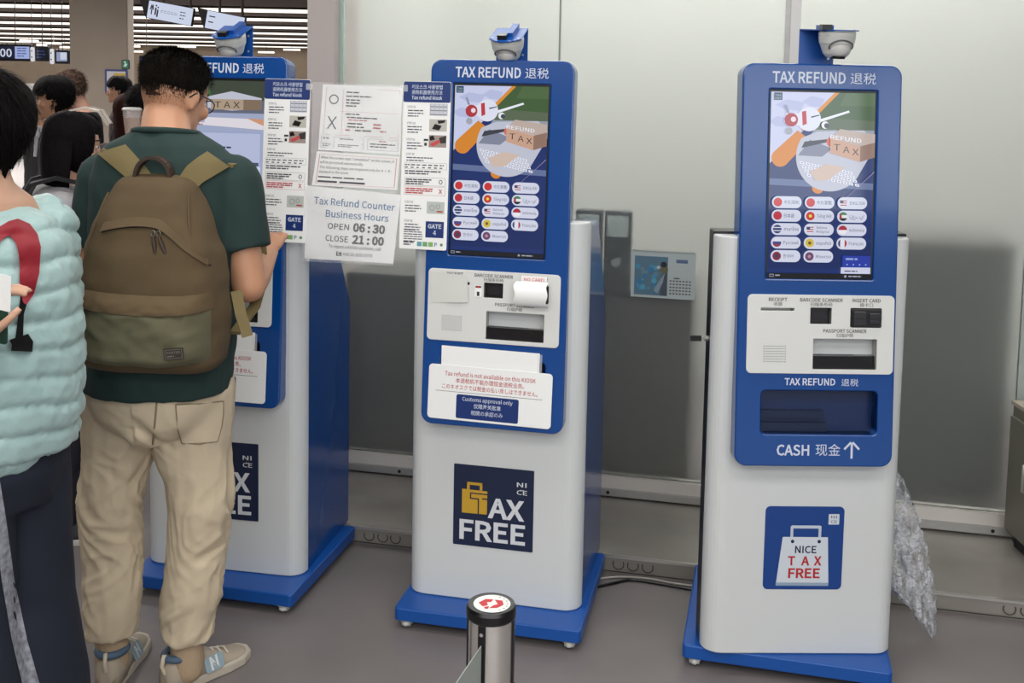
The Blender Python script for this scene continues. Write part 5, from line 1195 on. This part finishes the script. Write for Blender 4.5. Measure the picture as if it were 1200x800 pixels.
t.build('t_shirt', man); tee_surf = caster(t, MAN, MAN)
BP = MAN @ T(.088, -.150, .0937) @ Matrix.Diagonal((1.03, 1, .944, 1))
tee_bp = caster(t, MAN, BP)
c = MB(M('#1b3330', .85)); c.tube([Vector((.058+.082*cos(a), -.030+.074*sin(a), 1.553-.010*sin(a))) for a in [2*pi*i/30 for i in range(31)]], .0085, 8, False); c.build('collar', man)
m_tr = M('#c9baa0', .85, bump=(180, .4, .0012), vary=(6, .06), name='beige_twill')
t = MB(m_tr)
t.loft([EL(.72, .050, .06, .085), EL(.75, .115, .09, .115), EL(.79, .165, .115, .135), EL(.84, .188, .135, .146), EL(.89, .186, .132, .132), EL(.96, .172, .122, .115)])
for s_, sx in (('R', 1), ('L', -1)):
    hp, kn, an = [Vector(p) for p in JM['leg'+s_]]; k_in = kn.lerp(hp, .45); lo = an+Vector((0, 0, .055))
    t.cap((.022+sx*.060, -.030, .795), kn.lerp(hp, .38)+Vector((-.022*sx, -.005, 0)), .098, .082)
    t.cap(hp+Vector((.012*sx, 0, -.04)), k_in, .104, .093); t.cap(k_in, kn, .093, .083); t.tube([kn+Vector((0, 0, .03)), kn.lerp(an, .55), an+Vector((0, 0, .13)), lo], [.083, .080, .074, .068], 28)
def tr_d(v, n):
    z = v.z; lo = max(0, min(1, (.45-z)/.3)); kn = math.exp(-((z-.56)/.13)**2); ct = math.exp(-((z-.76)/.07)**2)
    side = math.atan2(v.y, v.x-(.125 if v.x > .025 else -.11))
    a = .005*noise.noise(Vector((v.x*8, v.y*8, z*5)))
    mk = max(0, noise.noise(Vector((v.x*6+4, v.y*6, z*5)))+.6); w_ = noise.noise(Vector((v.x*7, v.y*7, z*6+9)))*1.2; r1_ = (1-abs(noise.noise(Vector((side*1.1+z*2, z*10+w_*2+side*.8, 3.1))))*4)*mk; r2_ = (1-abs(noise.noise(Vector((side*.9+w_, z*17-side*.8, 7))))*4)*mk
    return a+.0085*(kn+.4+ct*.8)*max(-.6, r1_)+.0085*(lo+.2)*max(-.6, r2_)+.0012*noise.noise(Vector((v.x*50, v.y*50, z*40)))
t.remesh(.005, 9, tr_d)
to = t.build('trousers', man); tr_surf = caster(t, MAN, MAN)
k = MB(M('#8a7b64', .85)); k.tube([tr_surf(x, y, .001) for x, y in ((184, 462), (183, 480), (181, 500), (179, 520), (178, 534))], .0028, 6); k.build('back_seam', to)
k = MB(m_tr); skin_patch(k, tr_surf, [(206, 474), (208, 500), (212, 520)], [(262, 470), (262, 498), (256, 517)], 10, 10, -.001, .0045); k.build('back_pocket', to)
k = MB(M('#8a7b64', .85)); k.tube([tr_surf(x, y, .005) for x, y in ((206, 474), (207, 488), (209, 505), (213, 519), (234, 520), (255, 517), (260, 500), (262, 485), (262, 470), (234, 473), (206, 474))], .0018, 6); k.build('pocket_seam', to)
for s_, sx in (('R', 1), ('L', -1)):
    an = JM['leg'+s_][2]
    k = MB(M('#b39c80', .9, bump=(30, .6, .004), stretch=(8, 8, 1), name='ribbed_sock')); k.cap((an[0], an[1]-.0, .06), (an[0], an[1], .15), .046, .044); k.build('sock', man)
    shoe(man, 'sneaker', (an[0], an[1]+.03, 0), JM['toe'+s_], '#a99d8c', '#b9b1a2', True)

# his backpack
bp = thing('backpack', 'olive brown backpack with green pocket and label worn by the man in green', 'backpack', BP)
m_can = M('#57472f', .85, bump=(260, .4, .001), vary=(7, .08), name='brown_canvas'); m_olv = M('#5e5b45', .8, bump=(260, .4, .001), vary=(7, .1), name='olive_canvas'); m_web = M('#716440', .8, bump=(200, .5, .001), name='khaki_webbing'); m_lea = M('#3a2b22', .6)
def sq(x, y, z, w, d, p=3.0, n=40): return [Vector((x+q.x, y+q.y, q.z)) for q in ell(0, 0, z, w, d*.35, d, n, p)]
PK = [(.905, .120, .06), (.912, .160, .105), (.94, .178, .135), (1.0, .184, .150), (1.08, .186, .155), (1.16, .182, .150), (1.24, .168, .140), (1.31, .146, .122), (1.37, .122, .098), (1.415, .100, .072), (1.435, .080, .045), (1.440, .05, .02)]
def pk(z):
    for (z0, w0, d0), (z1, w1, d1) in zip(PK[:-1], PK[1:]):
        if z0 <= z <= z1: t_ = (z-z0)/(z1-z0); return w0+(w1-w0)*t_, d0+(d1-d0)*t_
    return PK[-1][1:]
b = MB(m_can); zs = [.905+.535*i/48 for i in range(49)]
rings = []
for z in zs:
    w, d = pk(z); rings.append([q+Vector((q.x, q.y, 0)).normalized()*(.009*noise.noise(Vector((q.x*12, q.y*12, q.z*8)))+.004*noise.noise(Vector((q.x*28, q.y*28, q.z*22)))) for q in sq(0, 0, z, w, d, 3.0, 64)])
b.loft(rings); b.build('pack', bp)

def back_y(x, z, off=0):
    w, d = pk(z); return -d*max(0, 1-abs(x/w)**3.0)**(1/3.0)-off
for sx in (-1, 1): b = MB(m_can); b.tube([(sx*w_, back_y(sx*w_, z_, -.001), z_) for w_, z_ in [(.10+.055*sin(pi*min(1, (1.40-zz_)/.40)*.5), zz_) for zz_ in [1.39-.42*i/24 for i in range(25)]]], .0035, 6); b.build('side_seam', bp)
def patch(mb, f0, f1, off, nu=16, nv=10):
    """panel lying on the pack's outer face between curves f0 (bottom) and f1 (top): u -> (x, z)"""
    vs = []
    for j in range(nv+1):
        for i in range(nu+1):
            u = i/nu; a, c_ = f0(u), f1(u); x = a[0]+(c_[0]-a[0])*j/nv; z = a[1]+(c_[1]-a[1])*j/nv; o_ = off(u, j/nv) if callable(off) else off
            vs.append((x, back_y(x, z, o_), z))
    return mb.add(vs, [(j*(nu+1)+i, j*(nu+1)+i+1, (j+1)*(nu+1)+i+1, (j+1)*(nu+1)+i) for j in range(nv) for i in range(nu)], True)
b = MB(m_olv); W_ = .170
edge = lambda u, v: .003+.030*(min(1, min(u, 1-u)*9))**.6*min(1, (v+.02)*7)**.7*min(1, 1-.35*v)+.012*noise.noise(Vector((u*5, v*4, 2)))*min(1, min(u, 1-u)*6)+.0035*(1-abs(noise.noise(Vector((u*7+v*4, v*5-u*3, 5))))*3)*min(1, min(u, 1-u)*6)
patch(b, lambda u: (-W_+2*W_*u, .955-.012*sin(pi*u)), lambda u: (-W_*1.02+2.04*W_*u, 1.105-.008*sin(pi*u)+.012*(1-u)), edge, 40, 20); b.build('front_pocket', bp)
b = MB(m_can); patch(b, lambda u: (-W_*1.04+2.08*W_*u, 1.094-.010*sin(pi*u)+.014*(1-u)), lambda u: (-W_*1.02+2.04*W_*u, 1.138-.004*sin(pi*u)+.010*(1-u)), lambda u, v: .004+.030*min(1, min(u, 1-u)*12)**.6*(1-.75*v**2)+.005*noise.noise(Vector((u*16, v*3, 5))), 40, 8); b.build('pocket_flap', bp)
def zp(u): x = -.09+.255*u; return x, 1.30+.018*sin(pi*min(1, u*1.25))-.09*max(0, u-.55)**1.5*3.2
b = MB(m_can); patch(b, lambda u: (zp(u)[0], zp(u)[1]-.004), lambda u: (zp(u)[0]*.97, zp(u)[1]+.018), lambda u, v: .012*(1-v)+.002, 30, 5); b.build('zip_flap', bp)
b = MB(M('#241d17', .6)); b.tube([(zp(i/30)[0], back_y(*zp(i/30), .002), zp(i/30)[1]-.006) for i in range(31)], .003, 6); b.build('zip', bp)
for dx, an_ in ((.045, -.15), (.058, -.40)):
    b = MB(M('#8a8478', .3, .8)); z = 1.302; y = back_y(dx, z, .006); b.tube([(dx+.005*cos(a), y-.003, z-.006+.008*sin(a)) for a in [2*pi*i/12 for i in range(13)]], .0016, 6, False)
    b.use(m_lea); e = Vector((dx+.045*sin(-an_), y-.006, z-.058)); b.tube([(dx, y-.004, z-.012), ((dx+e.x)/2, y-.005, (z-.012+e.z)/2), e], [.0035, .006, .0045], 8); b.build('zip_pull', bp)
b = MB(M('#26221c', .5)); b.M = T(.112, back_y(.112, .99, .040), .992) @ RZ(.22) @ UP @ RZ(.08)
b.rr(0, 0, .046, .030, .002, 0, .003); b.use(M('#6d675a', .5)); b.frame(-.020, -.012, .020, .012, .0012, .0034); b.text('PORTER', 0, .001, .0058, .0034, w=.031, bold=.02); b.lines(-.015, .015, -.004, 1, .01, .003, .0034); b.build('label_patch', bp)
b = MB(m_lea); path = [(.045*cos(pi*i/20), -.020, 1.415+.070*sin(pi*i/20)**.7) for i in range(21)]; ribbon(b, path, (0, 1, .0), .015, .009); b.build('carry_handle', bp)
STR = {'L': ([(190, 222), (173, 198), (158, 181), (147, 169)], [(163, 226), (151, 211), (131, 194), (113, 179)], -1), 'R': ([(205, 214), (219, 194), (232, 184), (243, 177)], [(226, 226), (237, 214), (254, 204), (269, 195)], 1)}
for k_, (ea, eb, sx) in STR.items():
    b = MB(m_web); skin_patch(b, tee_bp, ea, eb, 14, 6, -.004, .012)
    m0, m1 = [(tee_bp(*ea[-1])+tee_bp(*eb[-1]))/2+Vector((0, .0, .004)) for _ in (0, 1)]
    z_ = m0.z
    ribbon(b, [m0+Vector((0, .022, -.018)), m0+Vector((sx*.008, .06, -.016)), m0+Vector((sx*.018, .12, -.04)), m0+Vector((sx*.02, .175, -.10)), (sx*.16, .28, 1.22), (sx*.185, .25, 1.12), (sx*.200, .15, 1.05), (sx*.188, .03, 1.0)], [(1, .1, -.2)]*3+[(1, 0, 0)]*5, [.034, .033, .032, .031, .026, .020, .014, .013], .010); b.build('shoulder_strap', bp)
b = MB(m_web); ribbon(b, [(.195, .02, 1.12), (.212, .005, 1.06), (.232, .0, 1.00)], (.8, .5, 0), .014, .004); b.build('strap_tail', bp)

# ------ the woman at the left edge (faces left, a little away)
WOM = T(-1.175, 2.38, 0) @ RZ(pi/2-.35)
wom = thing('person', 'woman at the left edge in mint puffer jacket and navy trousers holding a passport', 'person', WOM)
hcW = T(.007, .015, 1.452) @ RZ(.1) @ RX(-.06)
hw_ = WOM.inverted() @ at(-22, 402, 2.10)
JW = dict(bw=.95, neck=(.005, -.035, 1.405), headM=hcW, armR=[(.165, .0, 1.33), (.215, .02, 1.08), (.13, .235, 1.13)], armL=[(-.165, .0, 1.33), (-.225, .06, 1.07), tuple(hw_)],
          handR=((-.35, .9, .15), (.7, -.2, .5), .9), handL=((.15, -.25, .9), (-.6, .6, .2), .75), legR=[(.085, -.01, .88), (.09, .0, .48), (.09, -.02, .09)], legL=[(-.085, -.01, .88), (-.09, .0, .48), (-.09, -.02, .09)], toeR=-.1, toeL=.1)
body_skin(wom, M('#c79d84', .55, name='skin_woman', vary=(9, .05)), JW, .006); eyes(wom, hcW)
h = MB(M('#0b0809', .7, spec=.1, bump=(120, .9, .004), vary=(80, .4), stretch=(1, 1, .3), name='black_bob')); h.M = hcW
hair_shell(h, lambda a: .15 if a < .6 else (.06 if a < 1.1 else .02), lambda a, z: .022+.018*max(0, z-.06)/.12, 56, 9, .010, 90)
rings = []
for k_ in range(6):
    z = .115-k_*.014; rings.append([Vector((cos(a)*(.092-.005*k_+.006*noise.noise(Vector((a*7, k_*.4, 2)))), -.008+sin(a)*(.122-.011*k_+.006*noise.noise(Vector((a*7, k_*.4, 5)))), z-.03*abs(noise.noise(Vector((a*9, 0, 1))))*k_*.5)) for a in [pi*1.02+pi*.96*i/32 for i in range(33)]]+[Vector((cos(a)*.06, -.02+sin(a)*.06, z)) for a in [pi*1.98-pi*.96*i/14 for i in range(15)]])
h.loft(rings); strands(h, 9000, lambda a, z: 1 if z > (.16 if a < .6 else .07 if a < 1.1 else .03) else 0, lambda a, z: .05, lambda a, z: .10, 21, .0011, lambda a, z: .024+.016*max(0, z-.06)/.12, .3); h.build('hair', wom)
m_puf = M('#a2c0bf', .42, sheen=.2, bump=(45, .5, .005), name='mint_nylon')
t = MB(m_puf)
t.loft([ell(0, 0, z, rx, yf, yb, 32) for z, rx, yf, yb in ((.845, .175, .155, .145), (.87, .20, .178, .170), (.95, .210, .188, .186), (1.05, .210, .188, .190), (1.15, .208, .180, .188), (1.25, .205, .168, .178), (1.33, .188, .14, .160), (1.37, .150, .105, .135), (1.392, .10, .08, .108), (1.402, .085, .07, .092))])
for s_ in ('R', 'L'):
    sh, el, wr = [Vector(p) for p in JW['arm'+s_]]; t.sphere(sh, .088); t.cap(sh, el, .086, .080); t.cap(el, el.lerp(wr, .8), .078, .058)
def puff(v, n):
    zz = v.z+.10*v.x-.05*v.y+.018*noise.noise(Vector((v.x*6, v.y*6, v.z*3))); ph = (zz/.062) % 1; q = (1-abs(2*ph-1))
    cr = 1-abs(noise.noise(Vector((v.x*16+v.z*5, v.y*16, v.z*9))))*2.4; edge_ = max(0, 1-q*2.2)
    return .012*min(1, q*1.8)**.5-.008+.0055*cr+.006*edge_*noise.noise(Vector((v.x*45, v.y*45, v.z*8)))+.002*noise.noise(Vector((v.x*55, v.y*55, v.z*40)))
t.remesh(.0055, 2, puff); t.build('puffer_jacket', wom); ja_surf = caster(t, WOM, WOM)
m_nv = M('#121a2b', .8, bump=(220, .3, .001), vary=(4, .12), name='navy_cloth')
t = MB(m_nv); t.loft([ell(0, 0, z, rx, yf, yb, 28) for z, rx, yf, yb in ((.74, .15, .12, .13), (.82, .178, .135, .150), (.90, .172, .128, .135), (.97, .155, .115, .115))])
for s_ in ('R', 'L'):
    hp, kn, an = [Vector(p) for p in JW['leg'+s_]]; t.tube([hp, kn, kn.lerp(an, .5), Vector((an.x, an.y-.01, .03))], [.110, .122, .138, .150], 28)
t.remesh(.008, 3, wr_cloth(.008, 6, 3, 5)); t.build('trousers', wom); nv_surf = caster(t, WOM, WOM)
t = MB(M('#8d8f99', .7, vary=(70, .45), name='patterned_side_panel'))
skin_patch(t, nv_surf, [(-14, 540), (-8, 600), (2, 680), (14, 750), (26, 800), (34, 850)], [(-4, 540), (6, 600), (17, 680), (32, 750), (46, 800), (56, 850)], 40, 5, -.001, .004); t.build('side_panel', wom)
for s_ in ('R', 'L'):
    an = JW['leg'+s_][2]; shoe(wom, 'shoe', (an[0], an[1]+.03, 0), JW['toe'+s_], '#2b2b30', '#bdbab4')
bg_ = thing('shoulder_bag', 'bag with a broad red strap over the shoulder of the woman in mint', 'bag', WOM)
b = MB(M('#8d1526', .55, bump=(150, .3, .001), name='red_strap_fabric'))
skin_patch(b, ja_surf, [(-16, 272), (0, 265), (10, 259), (21, 256), (35, 262), (44, 274), (48, 289), (46, 320), (40, 344), (31, 357)], [(-16, 290), (-4, 288), (5, 278), (12, 276), (18, 284), (21, 292), (23, 306), (23, 330), (25, 346), (27, 354)], 36, 6, -.006, .011); b.build('strap', bg_)
b = MB(m_blk); skin_patch(b, ja_surf, [(24, 346), (22, 365), (18, 396)], [(32, 354), (28, 368), (27, 398)], 8, 2, -.002, .006); b.build('webbing', bg_)
b = MB(m_blk); skin_patch(b, ja_surf, [(11, 398), (14, 404), (13, 411)], [(33, 391), (39, 400), (38, 412)], 6, 6, -.002, .018); b.build('buckle', bg_)
b = MB(M('#8d1526', .6)); b.loft([[Vector((q.x, q.y+.34, q.z)) for q in ell(0, 0, z, w, d, d, 24, 3)] for z, w, d in ((.90, .08, .04), (.92, .12, .055), (1.02, .125, .06), (1.14, .11, .05), (1.16, .07, .02))]); b.build('pouch', bg_)
pp_ = at(-12, 358, 2.085)
t = thing('passport', 'dark green passport with a white slip at the left edge in her hand', 'passport', T(pp_.x, pp_.y, pp_.z) @ RZ(-.2) @ RX(.15) @ RY(.15))
b = MB(M('#123a2c', .5)); b.M = UP; b.rr(0, -.02, .075, .11, .004, -.004, .002, .001); b.use(M('#a8975a', .4)).disc(0, -.01, .012, .0025, 16); b.build('cover', t)
b = MB(m_paper); b.M = UP; b.rr(.010, .035, .075, .075, .001, .0025, .0035); b.build('paper_slip', t)
bpy.data.scenes.remove(TMP)
